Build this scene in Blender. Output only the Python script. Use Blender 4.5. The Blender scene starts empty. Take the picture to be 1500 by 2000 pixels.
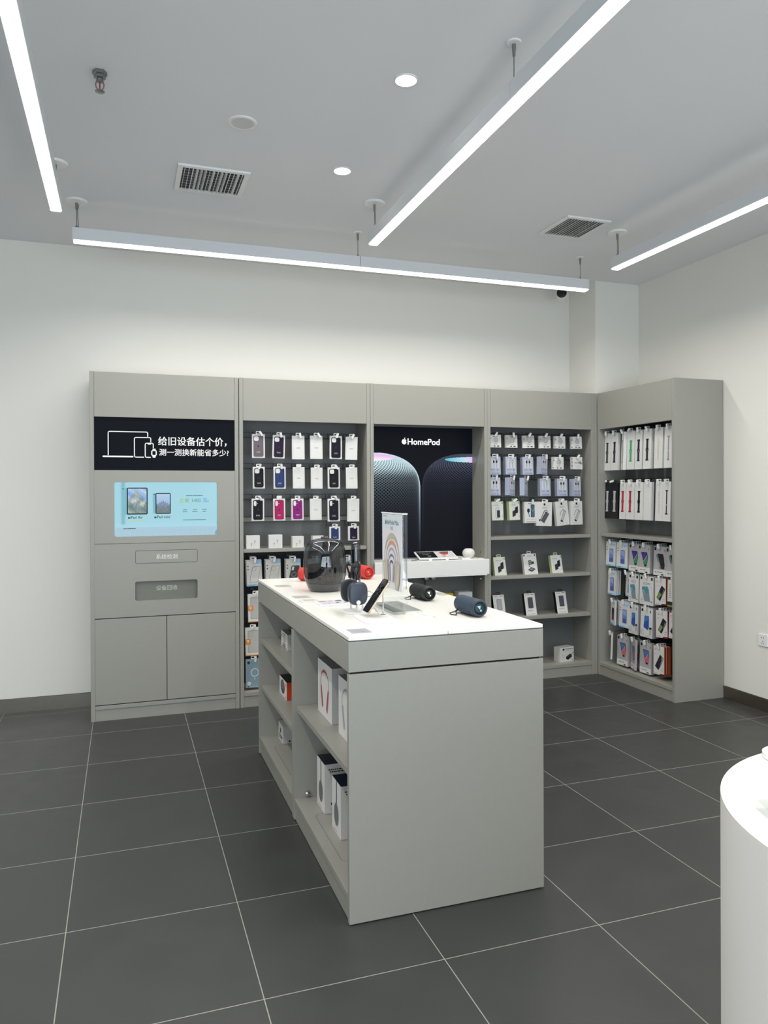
import bpy, bmesh, math, random
import numpy as np
from math import radians as R, pi, sin, cos
from mathutils import Matrix, Vector

random.seed(7)
SC = bpy.context.scene
COL = SC.collection

# ------------------------------------------------------------------ camera
YAW, PITCH, ROLL = R(18.994), R(-0.137), R(-0.23)
fw = Vector((sin(YAW) * cos(PITCH), cos(YAW) * cos(PITCH), sin(PITCH)))
ri = Vector((cos(YAW), -sin(YAW), 0))
up = ri.cross(fw)
ri, up = cos(ROLL) * ri + sin(ROLL) * up, -sin(ROLL) * ri + cos(ROLL) * up
cd = bpy.data.cameras.new('camera')
cam = bpy.data.objects.new('camera', cd)
COL.objects.link(cam)
cam.matrix_world = Matrix(((ri.x, up.x, -fw.x, 0.198), (ri.y, up.y, -fw.y, -5.224), (ri.z, up.z, -fw.z, 1.553), (0, 0, 0, 1)))
cd.sensor_width = 36.0
cd.lens = 1481.2 / 2000 * 36.0
cd.shift_y = -36.6 / 2000
cd.clip_start = 0.05
SC.camera = cam

# ------------------------------------------------------------------ light and exposure
SC.view_settings.view_transform = 'Standard'
SC.view_settings.look = 'None'
SC.view_settings.gamma = 1.0
SC.view_settings.use_curve_mapping = False
SC.view_settings.exposure = 0.0
STRIP_POWER = 8.2            # W per metre of pendant light
STRIP_GLOW = 3.0              # brightness of the diffuser itself
DOWNLIGHT_POWER = 25.0
DAYLIGHT = 330.0              # W, skylight entering by the storefront
w = bpy.data.worlds.new('world')
SC.world = w
w.use_nodes = True
w.node_tree.nodes['Background'].inputs[0].default_value = (0.55, 0.68, 0.9, 1)
w.node_tree.nodes['Background'].inputs[1].default_value = 0.27
ld = bpy.data.lights.new('storefront_daylight', 'AREA')
ld.shape = 'RECTANGLE'
ld.size, ld.size_y = 6.6, 2.6
ld.energy = DAYLIGHT
ld.color = (0.80, 0.89, 1.0)
lo = bpy.data.objects.new('storefront_daylight', ld)
COL.objects.link(lo)
lo.location = (0.2, -8.8, 1.2)
lo.rotation_euler = (R(142), 0, 0)       # mostly light thrown up from the pavement

# ------------------------------------------------------------------ materials
def lin(c):
    return tuple((x / 12.92 if x <= 0.04045 else ((x + 0.055) / 1.055) ** 2.4) for x in c)

def hexc(h):
    return lin(tuple(int(h[i:i + 2], 16) / 255 for i in (0, 2, 4)))

MATS = {}
def mat(name, h='808080', rough=0.5, metal=0.0, noise=0.0, scale=40.0, emit=0.0, spec=0.5, bump=0.0, coat=0.0, trans=0.0, ior=1.45):
    if name in MATS:
        return MATS[name]
    m = bpy.data.materials.new(name)
    m.use_nodes = True
    nt = m.node_tree
    b = nt.nodes['Principled BSDF']
    c = hexc(h) + (1,)
    b.inputs['Base Color'].default_value = c
    b.inputs['Roughness'].default_value = rough
    b.inputs['Metallic'].default_value = metal
    b.inputs['Specular IOR Level'].default_value = spec
    b.inputs['IOR'].default_value = ior
    b.inputs['Coat Weight'].default_value = coat
    b.inputs['Transmission Weight'].default_value = trans
    if emit:
        b.inputs['Emission Color'].default_value = c
        b.inputs['Emission Strength'].default_value = emit
    if noise or bump:
        tc = nt.nodes.new('ShaderNodeTexCoord')
        nz = nt.nodes.new('ShaderNodeTexNoise')
        nz.inputs['Scale'].default_value = scale
        nz.inputs['Detail'].default_value = 4
        nt.links.new(tc.outputs['Object'], nz.inputs['Vector'])
        if noise:
            rp = nt.nodes.new('ShaderNodeMapRange')
            rp.inputs['To Min'].default_value = 1 - noise
            rp.inputs['To Max'].default_value = 1 + noise
            nt.links.new(nz.outputs['Fac'], rp.inputs['Value'])
            mx = nt.nodes.new('ShaderNodeVectorMath')
            mx.operation = 'SCALE'
            mx.inputs[0].default_value = c[:3]
            nt.links.new(rp.outputs['Result'], mx.inputs['Scale'])
            nt.links.new(mx.outputs[0], b.inputs['Base Color'])
        if bump:
            bp = nt.nodes.new('ShaderNodeBump')
            bp.inputs['Strength'].default_value = bump
            bp.inputs['Distance'].default_value = 0.002
            nt.links.new(nz.outputs['Fac'], bp.inputs['Height'])
            nt.links.new(bp.outputs[0], b.inputs['Normal'])
    MATS[name] = m
    return m

def clear_mat(name, tint, gloss=0.08, rough=0.02):
    """clear acrylic or glass sheet: tinted see-through with a glossy skin"""
    if name in MATS:
        return MATS[name]
    m = bpy.data.materials.new(name)
    m.use_nodes = True
    nt = m.node_tree
    nt.nodes.remove(nt.nodes['Principled BSDF'])
    out = nt.nodes['Material Output']
    t = nt.nodes.new('ShaderNodeBsdfTransparent')
    t.inputs[0].default_value = tint + (1,)
    g = nt.nodes.new('ShaderNodeBsdfGlossy')
    g.inputs['Roughness'].default_value = rough
    fr = nt.nodes.new('ShaderNodeFresnel')
    fr.inputs[0].default_value = 1.45
    ad = nt.nodes.new('ShaderNodeMath')
    ad.operation = 'ADD'
    ad.use_clamp = True
    ad.inputs[1].default_value = gloss
    nt.links.new(fr.outputs[0], ad.inputs[0])
    mx = nt.nodes.new('ShaderNodeMixShader')
    ge = nt.nodes.new('ShaderNodeNewGeometry')       # the skin reflects from outside only
    inv = nt.nodes.new('ShaderNodeMath')
    inv.operation = 'SUBTRACT'
    inv.inputs[0].default_value = 1.0
    nt.links.new(ge.outputs['Backfacing'], inv.inputs[1])
    mu = nt.nodes.new('ShaderNodeMath')
    mu.operation = 'MULTIPLY'
    nt.links.new(ad.outputs[0], mu.inputs[0])
    nt.links.new(inv.outputs[0], mu.inputs[1])
    nt.links.new(mu.outputs[0], mx.inputs[0])
    nt.links.new(t.outputs[0], mx.inputs[1])
    nt.links.new(g.outputs[0], mx.inputs[2])
    nt.links.new(mx.outputs[0], out.inputs[0])
    MATS[name] = m
    return m

def print_mat(name, emit=0.0, rough=0.35, spec=0.5):
    """printed picture: colours stored per point of the sheet"""
    if name in MATS:
        return MATS[name]
    m = bpy.data.materials.new(name)
    m.use_nodes = True
    nt = m.node_tree
    b = nt.nodes['Principled BSDF']
    a = nt.nodes.new('ShaderNodeAttribute')
    a.attribute_name = 'ink'
    if emit:
        b.inputs['Base Color'].default_value = (0.006, 0.006, 0.008, 1)
        b.inputs['Specular IOR Level'].default_value = spec
    else:
        nt.links.new(a.outputs['Color'], b.inputs['Base Color'])
    b.inputs['Roughness'].default_value = rough
    if emit:
        nt.links.new(a.outputs['Color'], b.inputs['Emission Color'])
        b.inputs['Emission Strength'].default_value = emit
    MATS[name] = m
    return m

def tile_mat():
    m = bpy.data.materials.new('floor_tiles')
    m.use_nodes = True
    nt = m.node_tree
    b = nt.nodes['Principled BSDF']
    N = nt.nodes.new
    L = nt.links.new
    tc = N('ShaderNodeTexCoord')
    sp = N('ShaderNodeSeparateXYZ')
    L(tc.outputs['Object'], sp.inputs[0])
    def joint(sock, pitch):
        d = N('ShaderNodeMath'); d.operation = 'DIVIDE'; d.inputs[1].default_value = pitch
        L(sock, d.inputs[0])
        rd = N('ShaderNodeMath'); rd.operation = 'ROUND'; L(d.outputs[0], rd.inputs[0])
        su = N('ShaderNodeMath'); su.operation = 'SUBTRACT'; L(d.outputs[0], su.inputs[0]); L(rd.outputs[0], su.inputs[1])
        ab = N('ShaderNodeMath'); ab.operation = 'ABSOLUTE'; L(su.outputs[0], ab.inputs[0])
        lt = N('ShaderNodeMath'); lt.operation = 'LESS_THAN'; lt.inputs[1].default_value = 0.0017 / pitch
        L(ab.outputs[0], lt.inputs[0])
        fl = N('ShaderNodeMath'); fl.operation = 'FLOOR'; L(d.outputs[0], fl.inputs[0])
        return lt, fl
    jx, fx = joint(sp.outputs['X'], 0.6)
    jy, fy = joint(sp.outputs['Y'], 0.5823)
    mxj = N('ShaderNodeMath'); mxj.operation = 'MAXIMUM'; L(jx.outputs[0], mxj.inputs[0]); L(jy.outputs[0], mxj.inputs[1])
    cb = N('ShaderNodeCombineXYZ'); L(fx.outputs[0], cb.inputs[0]); L(fy.outputs[0], cb.inputs[1])
    wn = N('ShaderNodeTexWhiteNoise'); wn.noise_dimensions = '2D'; L(cb.outputs[0], wn.inputs['Vector'])
    nz = N('ShaderNodeTexNoise'); nz.inputs['Scale'].default_value = 5; nz.inputs['Detail'].default_value = 8; L(tc.outputs['Object'], nz.inputs['Vector'])
    n2 = N('ShaderNodeTexNoise'); n2.inputs['Scale'].default_value = 220; n2.inputs['Detail'].default_value = 2; L(tc.outputs['Object'], n2.inputs['Vector'])
    s1 = N('ShaderNodeMath'); s1.operation = 'MULTIPLY_ADD'; s1.inputs[1].default_value = 0.25; L(nz.outputs['Fac'], s1.inputs[0])
    s2 = N('ShaderNodeMath'); s2.operation = 'MULTIPLY_ADD'; s2.inputs[1].default_value = 0.25; s2.inputs[2].default_value = 0.68
    L(n2.outputs['Fac'], s2.inputs[0]); L(s2.outputs[0], s1.inputs[2])
    s3 = N('ShaderNodeMath'); s3.operation = 'MULTIPLY_ADD'; s3.inputs[1].default_value = 0.12; L(wn.outputs['Value'], s3.inputs[0]); L(s1.outputs[0], s3.inputs[2])
    sc = N('ShaderNodeVectorMath'); sc.operation = 'SCALE'; sc.inputs[0].default_value = hexc('393a39'); L(s3.outputs[0], sc.inputs['Scale'])
    mx = N('ShaderNodeMix'); mx.data_type = 'RGBA'
    L(mxj.outputs[0], mx.inputs['Factor']); L(sc.outputs[0], mx.inputs['A'])
    mx.inputs['B'].default_value = hexc('95948a') + (1,)
    L(mx.outputs['Result'], b.inputs['Base Color'])
    rm = N('ShaderNodeMath'); rm.operation = 'MULTIPLY_ADD'; rm.inputs[1].default_value = 0.18; rm.inputs[2].default_value = 0.30
    L(nz.outputs['Fac'], rm.inputs[0]); L(rm.outputs[0], b.inputs['Roughness'])
    b.inputs['Specular IOR Level'].default_value = 0.45
    bp = N('ShaderNodeBump'); bp.inputs['Strength'].default_value = 0.12; bp.inputs['Distance'].default_value = 0.001
    L(n2.outputs['Fac'], bp.inputs['Height']); L(bp.outputs[0], b.inputs['Normal'])
    return m

CAB = mat('cabinet_lacquer', '98978f', 0.38, noise=0.03, scale=60)
CABIN = mat('cabinet_inner_shaded', '6f7171', 0.45, noise=0.03, scale=60)  # cabinet grey darkened, so the colour carries the alcove shadow
PEG = mat('charcoal_peg_panel', '2a2d31', 0.5, noise=0.05)
RAIL = mat('rail_metal', '3a3d40', 0.4, 0.3)
GAPM = mat('shadow_gap', '141414', 0.8)
WALL = mat('wall_paint', 'e8e6df', 0.75, noise=0.012, scale=3, bump=0.03)
CEIL = mat('ceiling_paint', 'e9eaec', 0.85, noise=0.01, scale=3)
STEEL = mat('brushed_steel', '8d877d', 0.28, 1.0, noise=0.08, scale=25)
WHITE = mat('white_plastic', 'ececea', 0.35)
TOP = mat('white_solid_surface', 'f0eee6', 0.25, noise=0.01)
CARD = mat('white_card', 'd9d8d5', 0.45)
CARD2 = mat('off_white_card', 'c9c7c3', 0.5)
GREYCARD = mat('grey_card', 'b4b3b1', 0.5)
BLACK = mat('black_plastic', '0d0e10', 0.35)
INK = mat('black_ink', '17181a', 0.5)
MID = mat('grey_ink', '858585', 0.5)
PALE = mat('pale_grey_ink', 'bdbcba', 0.5)
CHROME = mat('chrome', 'c9c9c9', 0.12, 1.0)
WIRE = mat('hook_wire', '8b8c8d', 0.3, 0.7)
HOUSING = mat('aluminium_housing', 'd9dcdf', 0.5)

# ------------------------------------------------------------------ mesh building
I4 = Matrix.Identity(4)
def rrect(x0, y0, x1, y1, r, k=5):
    r = min(r, (x1 - x0) / 2 - 1e-6, (y1 - y0) / 2 - 1e-6)
    out = []
    for cx, cy, a0 in ((x1 - r, y1 - r, 0), (x0 + r, y1 - r, 90), (x0 + r, y0 + r, 180), (x1 - r, y0 + r, 270)):
        for i in range(k + 1):
            a = R(a0 + 90 * i / k)
            out.append((cx + r * cos(a), cy + r * sin(a)))
    return out

class MB:
    def __init__(s, M=None):
        s.v, s.f, s.mi, s.ms = [], [], [], []
        s.M = M
    def m(s, mt):
        if mt not in s.ms:
            s.ms.append(mt)
        return s.ms.index(mt)
    def add(s, verts, faces, mt, M=None):
        o = len(s.v)
        for p in verts:
            p = Vector(p)
            if M is not None:
                p = M @ p
            if s.M is not None:
                p = s.M @ p
            s.v.append(p[:])
        i = s.m(mt)
        for f in faces:
            s.f.append(tuple(o + a for a in f))
            s.mi.append(i)
        return s
    def box(s, x0, y0, z0, x1, y1, z1, mt, M=None):
        V = [(x0, y0, z0), (x1, y0, z0), (x1, y1, z0), (x0, y1, z0), (x0, y0, z1), (x1, y0, z1), (x1, y1, z1), (x0, y1, z1)]
        return s.add(V, [(0, 3, 2, 1), (4, 5, 6, 7), (0, 1, 5, 4), (1, 2, 6, 5), (2, 3, 7, 6), (3, 0, 4, 7)], mt, M)
    def prism(s, pts, t0, t1, mt, plane='xy', M=None, side=None):
        n = len(pts)
        fn = {'xy': lambda u, v, t: (u, v, t), 'xz': lambda u, v, t: (u, -t, v), 'yz': lambda u, v, t: (t, u, v)}[plane]
        V = [fn(u, v, t0) for u, v in pts] + [fn(u, v, t1) for u, v in pts]
        s.add(V, [tuple(range(n))[::-1], tuple(range(n, 2 * n))], mt, M)
        o = len(s.v) - 2 * n
        i = s.m(side or mt)
        for k in range(n):
            j = (k + 1) % n
            s.f.append((o + k, o + j, o + n + j, o + n + k))
            s.mi.append(i)
        return s
    def frame(s, outer, inner, r, t0, t1, mt, plane='xz', M=None, ro=0.0, k=4):
        """plate with a rounded window"""
        ii = rrect(*inner, r, k)
        X0, Y0, X1, Y1 = outer
        if ro:
            oo = rrect(*outer, ro, k)
        else:
            cs = [(X1, Y1), (X0, Y1), (X0, Y0), (X1, Y0)]
            oo = [cs[q // (k + 1)] for q in range(len(ii))]
        n = len(ii)
        fn = {'xz': lambda u, v, t: (u, -t, v), 'xy': lambda u, v, t: (u, v, t), 'yz': lambda u, v, t: (t, u, v)}[plane]
        V = [fn(*p, t0) for p in oo] + [fn(*p, t0) for p in ii] + [fn(*p, t1) for p in oo] + [fn(*p, t1) for p in ii]
        F = []
        for a in range(n):
            b = (a + 1) % n
            same = oo[a] == oo[b]
            F.append((2 * n + a, 2 * n + b, 3 * n + b, 3 * n + a) if not same else (2 * n + a, 3 * n + b, 3 * n + a))
            F.append((b, a, n + a, n + b) if not same else (a, n + a, n + b))
            F.append((n + a, 3 * n + a, 3 * n + b, n + b))
            if not same:
                F.append((a, b, 2 * n + b, 2 * n + a))
        return s.add(V, F, mt, M)
    def lathe(s, prof, mt, n=32, M=None, mts=None):
        V, F = [], []
        for r, z in prof:
            for i in range(n):
                a = 2 * pi * i / n
                V.append((r * cos(a), r * sin(a), z))
        for j in range(len(prof) - 1):
            for i in range(n):
                q = (i + 1) % n
                F.append((j * n + i, j * n + q, (j + 1) * n + q, (j + 1) * n + i))
        F.append(tuple(range(n))[::-1])
        L = (len(prof) - 1) * n
        F.append(tuple(range(L, L + n)))
        return s.add(V, F, mt, M)
    def tube(s, pts, r, mt, n=8, M=None, closed=False):
        pts = [Vector(p) for p in pts]
        V, F = [], []
        m_ = len(pts)
        ref = None
        for i, p in enumerate(pts):
            if closed:
                d = (pts[(i + 1) % m_] - pts[i - 1]).normalized()
            else:
                d = (pts[min(i + 1, m_ - 1)] - pts[max(i - 1, 0)]).normalized()
            if ref is None:
                ref = Vector((0, 0, 1)) if abs(d.z) < 0.9 else Vector((1, 0, 0))
            a = (ref - d * ref.dot(d)).normalized()
            ref = a
            b = d.cross(a)
            rr = r[i] if isinstance(r, (list, tuple)) else r
            for k in range(n):
                t = 2 * pi * k / n
                V.append(p + a * (rr * cos(t)) + b * (rr * sin(t)))
        rng = m_ if closed else m_ - 1
        for i in range(rng):
            j = (i + 1) % m_
            for k in range(n):
                q = (k + 1) % n
                F.append((i * n + k, i * n + q, j * n + q, j * n + k))
        if not closed:
            F.append(tuple(range(n))[::-1])
            F.append(tuple(range((m_ - 1) * n, m_ * n)))
        return s.add(V, F, mt, M)
    def loft(s, loops, mt, M=None):
        n = len(loops[0])
        V = [p for l in loops for p in l]
        F = []
        for j in range(len(loops) - 1):
            for i in range(n):
                q = (i + 1) % n
                F.append((j * n + i, j * n + q, (j + 1) * n + q, (j + 1) * n + i))
        F.append(tuple(range(n))[::-1])
        F.append(tuple(range((len(loops) - 1) * n, len(loops) * n)))
        return s.add(V, F, mt, M)
    def build(s, name, parent=None, smooth=False, bevel=0.0, angle=35, fix=False):
        me = bpy.data.meshes.new(name)
        me.from_pydata(s.v, [], s.f)
        for mt in s.ms:
            me.materials.append(mt)
        me.polygons.foreach_set('material_index', s.mi)
        me.update()
        if fix:
            b_ = bmesh.new()
            b_.from_mesh(me)
            bmesh.ops.recalc_face_normals(b_, faces=b_.faces)
            b_.to_mesh(me)
            b_.free()
        if smooth:
            me.shade_smooth()
            me.set_sharp_from_angle(angle=R(angle))
        o = bpy.data.objects.new(name, me)
        COL.objects.link(o)
        if parent is not None:
            o.parent = parent
        if bevel:
            b = o.modifiers.new('edge', 'BEVEL')
            b.width = bevel
            b.segments = 2
            b.limit_method = 'ANGLE'
            b.angle_limit = R(50)
            b.harden_normals = False
        return o

def tag(o, label, cat, group=None, kind=None):
    if label: o['label'] = label
    if cat: o['category'] = cat
    if group: o['group'] = group
    if kind: o['kind'] = kind
    return o

def thing(name, label, cat, loc=(0, 0, 0), rot=(0, 0, 0), group=None):
    o = bpy.data.objects.new(name, None)
    o.empty_display_size = 0.05
    COL.objects.link(o)
    o.location = loc
    o.rotation_euler = rot
    return tag(o, label, cat, group)

def struct(name, mb, **k):
    o = mb.build(name, **k)
    o['kind'] = 'structure'
    return o

_TXT = {}
def text_mesh(s, bold=0.0):
    if (s, bold) in _TXT:
        return _TXT[(s, bold)]
    c = bpy.data.curves.new('t', 'FONT')
    c.body = s
    c.size = 1.0
    c.offset = bold
    c.align_x = 'CENTER'
    c.resolution_u = 3
    o = bpy.data.objects.new('t', c)
    COL.objects.link(o)
    dg = bpy.context.evaluated_depsgraph_get()
    me = bpy.data.meshes.new_from_object(o.evaluated_get(dg))
    V = [tuple(v.co) for v in me.vertices]
    F = [tuple(p.vertices) for p in me.polygons]
    bpy.data.objects.remove(o)
    bpy.data.curves.remove(c)
    bpy.data.meshes.remove(me)
    _TXT[(s, bold)] = (V, F)
    return V, F

FRONT = Matrix(((1, 0, 0, 0), (0, 0, -1, 0), (0, 1, 0, 0), (0, 0, 0, 1)))   # (u, v, n) -> (x, -n, z)
class Art:
    """flat printing on a face: u to the right, v up, n out of the face"""
    def __init__(s, mb, M=FRONT):
        s.mb, s.M = mb, M
        s.T = I4
        s.h = 0
    def at(s, u, v, deg=0.0, shear=0.0):
        s.T = Matrix.Translation((u, v, 0)) @ Matrix.Rotation(R(deg), 4, 'Z') @ Matrix(((1, shear, 0, 0), (0, 1, 0, 0), (0, 0, 1, 0), (0, 0, 0, 1)))
        return s
    def poly(s, pts, mt):
        s.h += 1
        n = 0.00025 * s.h
        s.mb.add([(u, v, n) for u, v in pts], [tuple(range(len(pts)))], mt, s.M @ s.T)
        return s
    def rect(s, u0, v0, u1, v1, mt):
        return s.poly([(u0, v0), (u1, v0), (u1, v1), (u0, v1)], mt)
    def rr(s, u0, v0, u1, v1, r, mt):
        return s.poly(rrect(u0, v0, u1, v1, r), mt)
    def circ(s, u, v, r, mt, ry=None, n=20):
        ry = ry or r
        return s.poly([(u + r * cos(2 * pi * i / n), v + ry * sin(2 * pi * i / n)) for i in range(n)], mt)
    def band(s, outer, inner, mt):
        s.h += 1
        n = 0.00025 * s.h
        k = len(outer)
        V = [(u, v, n) for u, v in outer] + [(u, v, n) for u, v in inner]
        s.mb.add(V, [(a, (a + 1) % k, k + (a + 1) % k, k + a) for a in range(k)], mt, s.M @ s.T)
        return s
    def rrl(s, u0, v0, u1, v1, r, t, mt):
        return s.band(rrect(u0, v0, u1, v1, r), rrect(u0 + t, v0 + t, u1 - t, v1 - t, max(r - t, 1e-4)), mt)
    def ring(s, u, v, r, t, mt, n=28, ry=None):
        ry = ry or r
        f = lambda a, b: [(u + a * cos(2 * pi * i / n), v + b * sin(2 * pi * i / n)) for i in range(n)]
        return s.band(f(r, ry), f(r - t, ry - t), mt)
    def line(s, pts, t, mt):
        s.h += 1
        n = 0.00025 * s.h
        V, F = [], []
        P = [Vector(p) for p in pts]
        for i, p in enumerate(P):
            d = (P[min(i + 1, len(P) - 1)] - P[max(i - 1, 0)]).normalized()
            q = Vector((-d.y, d.x)) * t / 2
            V += [(p.x + q.x, p.y + q.y, n), (p.x - q.x, p.y - q.y, n)]
        for i in range(len(P) - 1):
            F.append((2 * i, 2 * i + 1, 2 * i + 3, 2 * i + 2))
        s.mb.add(V, F, mt, s.M @ s.T)
        return s
    def bars(s, u, v, w_, mt, rows=2, t=0.003, gap=0.006, seed=0):
        """lines of print too small to read"""
        rnd = random.Random(seed)
        for q in range(rows):
            ww = w_ * rnd.uniform(0.65, 1.0)
            x = u - ww / 2
            while x < u + ww / 2 - 0.002:
                l = min(rnd.uniform(0.004, 0.012), u + ww / 2 - x)
                s.rect(x, v - q * gap - t, x + l, v - q * gap, mt)
                s.h -= 1
                x += l + 0.002
        s.h += 1
        return s
    def text(s, st, u, v, size, mt, bold=0.0, sx=1.0):
        s.h += 1
        V, F = text_mesh(st)
        for du, dv in (((0, 0),) if not bold else ((-bold, -bold * .5), (bold, -bold * .5), (-bold, bold * .5), (bold, bold * .5))):
            s.mb.add([(u + (x * sx + du) * size, v + (y + dv) * size, 0.00025 * s.h) for x, y, z in V], F, mt, s.M @ s.T)
            s.h += .2
        return s
    def apple(s, u, v, size, mt):
        """fruit mark with a bite and a leaf; size = height of the body"""
        pts = []
        for i in range(48):
            a = 2 * pi * i / 48
            x, y = cos(a), sin(a)
            rr = 0.5 * (1 - 0.13 * max(0, sin(a)) ** 10 - 0.07 * max(0, -sin(a)) ** 14)
            px, py = rr * x * 0.92, rr * y
            if y < 0: px *= 1 - 0.16 * (-y) ** 2
            d = math.hypot(px - 0.56, py - 0.07)
            if d < 0.24:
                k = 0.24 / max(d, 1e-6)
                px, py = 0.56 + (px - 0.56) * k, 0.07 + (py - 0.07) * k
            pts.append((u + px * size, v + py * size))
        s.poly(pts, mt)
        lf = [(0.0, 0.5), (0.02, 0.62), (0.1, 0.72), (0.2, 0.76), (0.19, 0.64), (0.11, 0.54)]
        return s.poly([(u + a * size, v + b * size) for a, b in lf][::-1], mt)

def picture(name, W, H, nx, ny, fn, mt, parent, M, loc=(0, 0, 0)):
    """a printed sheet: fn(u, v) gives arrays of colour for u, v in 0..1"""
    u, v = np.meshgrid(np.linspace(0, 1, nx), np.linspace(0, 1, ny))
    c = np.clip(fn(u.ravel(), v.ravel()), 0, 1)
    co = np.zeros((nx * ny, 3))
    co[:, 0] = (u.ravel() - 0.5) * W
    co[:, 1] = (v.ravel() - 0.5) * H
    Mn = np.array(M)
    co = co @ Mn[:3, :3].T + Mn[:3, 3]
    idx = np.arange(nx * ny).reshape(ny, nx)
    q = np.stack([idx[:-1, :-1], idx[:-1, 1:], idx[1:, 1:], idx[1:, :-1]], -1).reshape(-1, 4)
    me = bpy.data.meshes.new(name)
    me.from_pydata(co.tolist(), [], q.tolist())
    a = me.color_attributes.new('ink', 'FLOAT_COLOR', 'POINT')
    rgba = np.ones((nx * ny, 4), np.float32)
    lo_ = c / 12.92
    hi_ = ((c + 0.055) / 1.055) ** 2.4
    rgba[:, :3] = np.where(c <= 0.04045, lo_, hi_)
    a.data.foreach_set('color', rgba.ravel())
    me.materials.append(mt)
    o = bpy.data.objects.new(name, me)
    COL.objects.link(o)
    o.parent = parent
    o.location = loc
    return o

# ------------------------------------------------------------------ room shell
XL, XR, YB, YF, ZC = -4.2, 4.45, 0.70, -8.5, 3.34
struct('floor', MB().box(XL - .1, YF - .1, -0.1, XR + .1, YB + .1, 0, tile_mat()))
struct('ceiling', MB().box(XL - .1, YF - .1, ZC, XR + .1, YB + .1, ZC + .1, CEIL))
struct('wall_back', MB().box(XL, YB, 0, XR + .1, YB + .1, ZC, WALL))
struct('wall_right', MB().box(XR, YF - .1, 0, XR + .1, YB, ZC, WALL))
struct('wall_left', MB().box(XL - .1, YF - .1, 0, XL, YB + .1, ZC, WALL))
struct('trim_1', MB().box(4.008, 0.30, 0, XR, YB, ZC, WALL))
WX0, WX1, WZ0, WZ1 = -3.2, 3.6, 0.12, 2.85
fwl = MB()
fwl.box(XL, YF - .1, 0, WX0, YF, ZC, WALL).box(WX1, YF - .1, 0, XR, YF, ZC, WALL)
fwl.box(WX0, YF - .1, 0, WX1, YF, WZ0, WALL).box(WX0, YF - .1, WZ1, WX1, YF, ZC, WALL)
struct('wall_front', fwl)
win = MB()
for q in range(5):
    x = WX0 + (WX1 - WX0) * q / 4
    x0, x1 = max(WX0, x - .03), min(WX1, x + .03)
    win.box(x0, YF - .08, WZ0, x1, YF - .02, WZ1, mat('storefront_frame', '3a3b3c', 0.4, 0.5))
for q in range(4):
    x0 = WX0 + (WX1 - WX0) * q / 4 + .03
    win.box(x0, YF - .055, WZ0, x0 + 1.64, YF - .045, WZ1, clear_mat('window_glass', (0.96, 0.98, 0.97), 0.02))
struct('window_1', win, fix=True)
struct('baseboard_back', MB().box(XL, YB - .012, 0, -0.016, YB, 0.098, STEEL).box(XL, YB - .016, 0.09, -0.016, YB, 0.098, STEEL))
DSTEEL = mat('dark_brushed_steel', '8a8278', 0.42, 1.0, noise=0.08, scale=25)
struct('baseboard_right', MB().box(XR - .012, YF, 0, XR, -0.69, 0.09, DSTEEL).box(XR - .016, YF, 0.082, XR, -0.69, 0.09, DSTEEL))
struct('baseboard_left', MB().box(XL, YF, 0, XL + .012, YB - .02, 0.09, STEEL))

# ------------------------------------------------------------------ wall display cabinets
Z1 = 2.375
def cabinet(name, label, x0, width, loc=None, rot=0.0, back=CABIN, backd=0.29, opening=True, depth=0.43):
    """body in local axes: x along the front, front face at y = 0, depth to +y"""
    t = thing(name, label, 'cabinet', loc or (x0, 0.262, 0), (0, 0, rot), 'wall display cabinets')
    T = 0.027
    for a in (0, width - T):
        MB().box(a, 0, 0, a + T, depth, Z1, CAB).build('side_panel', t, bevel=0.0015)
    MB().box(T + .001, 0.001, 2.068, width - T - .001, 0.03, Z1 - .001, CAB).build('fascia', t, bevel=0.0015)
    MB().box(T, 0.03, Z1 - .03, width - T, depth, Z1 - .004, CAB).build('top_panel', t)
    MB().box(T, 0.006, 0.0, width - T, 0.025, 0.079, CAB).build('plinth', t, bevel=0.001)
    if opening:
        MB().box(T, backd, 0.08, width - T, backd + .012, Z1 - .03, back).build('back_panel', t)
        MB().box(T + .001, 0.0, 0.08, width - T - .001, backd, 0.108, CAB).build('base_shelf', t, bevel=0.0015)
    return t

def shelf(t, width, z, front=0.012, backd=0.29, th=0.026):
    T = 0.029
    MB().box(T, front, z - th, width - T, backd - .001, z, CAB).build('shelf', t, bevel=0.0015)

def rail(t, width, z, backd=0.29, h=0.04, lit=False):
    T = 0.029
    mb = MB().box(T, backd - .012, z - h / 2, width - T, backd - .001, z + h / 2, CAB if lit else CABIN)  # lit swaps the shade-darkened tone for the plain lacquer
    mb.box(T, backd - .016, z + h / 2 - .004, width - T, backd - .001, z + h / 2, RAIL)
    mb.box(T, backd - .016, z - h / 2, width - T, backd - .001, z - h / 2 + .004, RAIL)
    mb.build('hook_rail', t)

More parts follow.
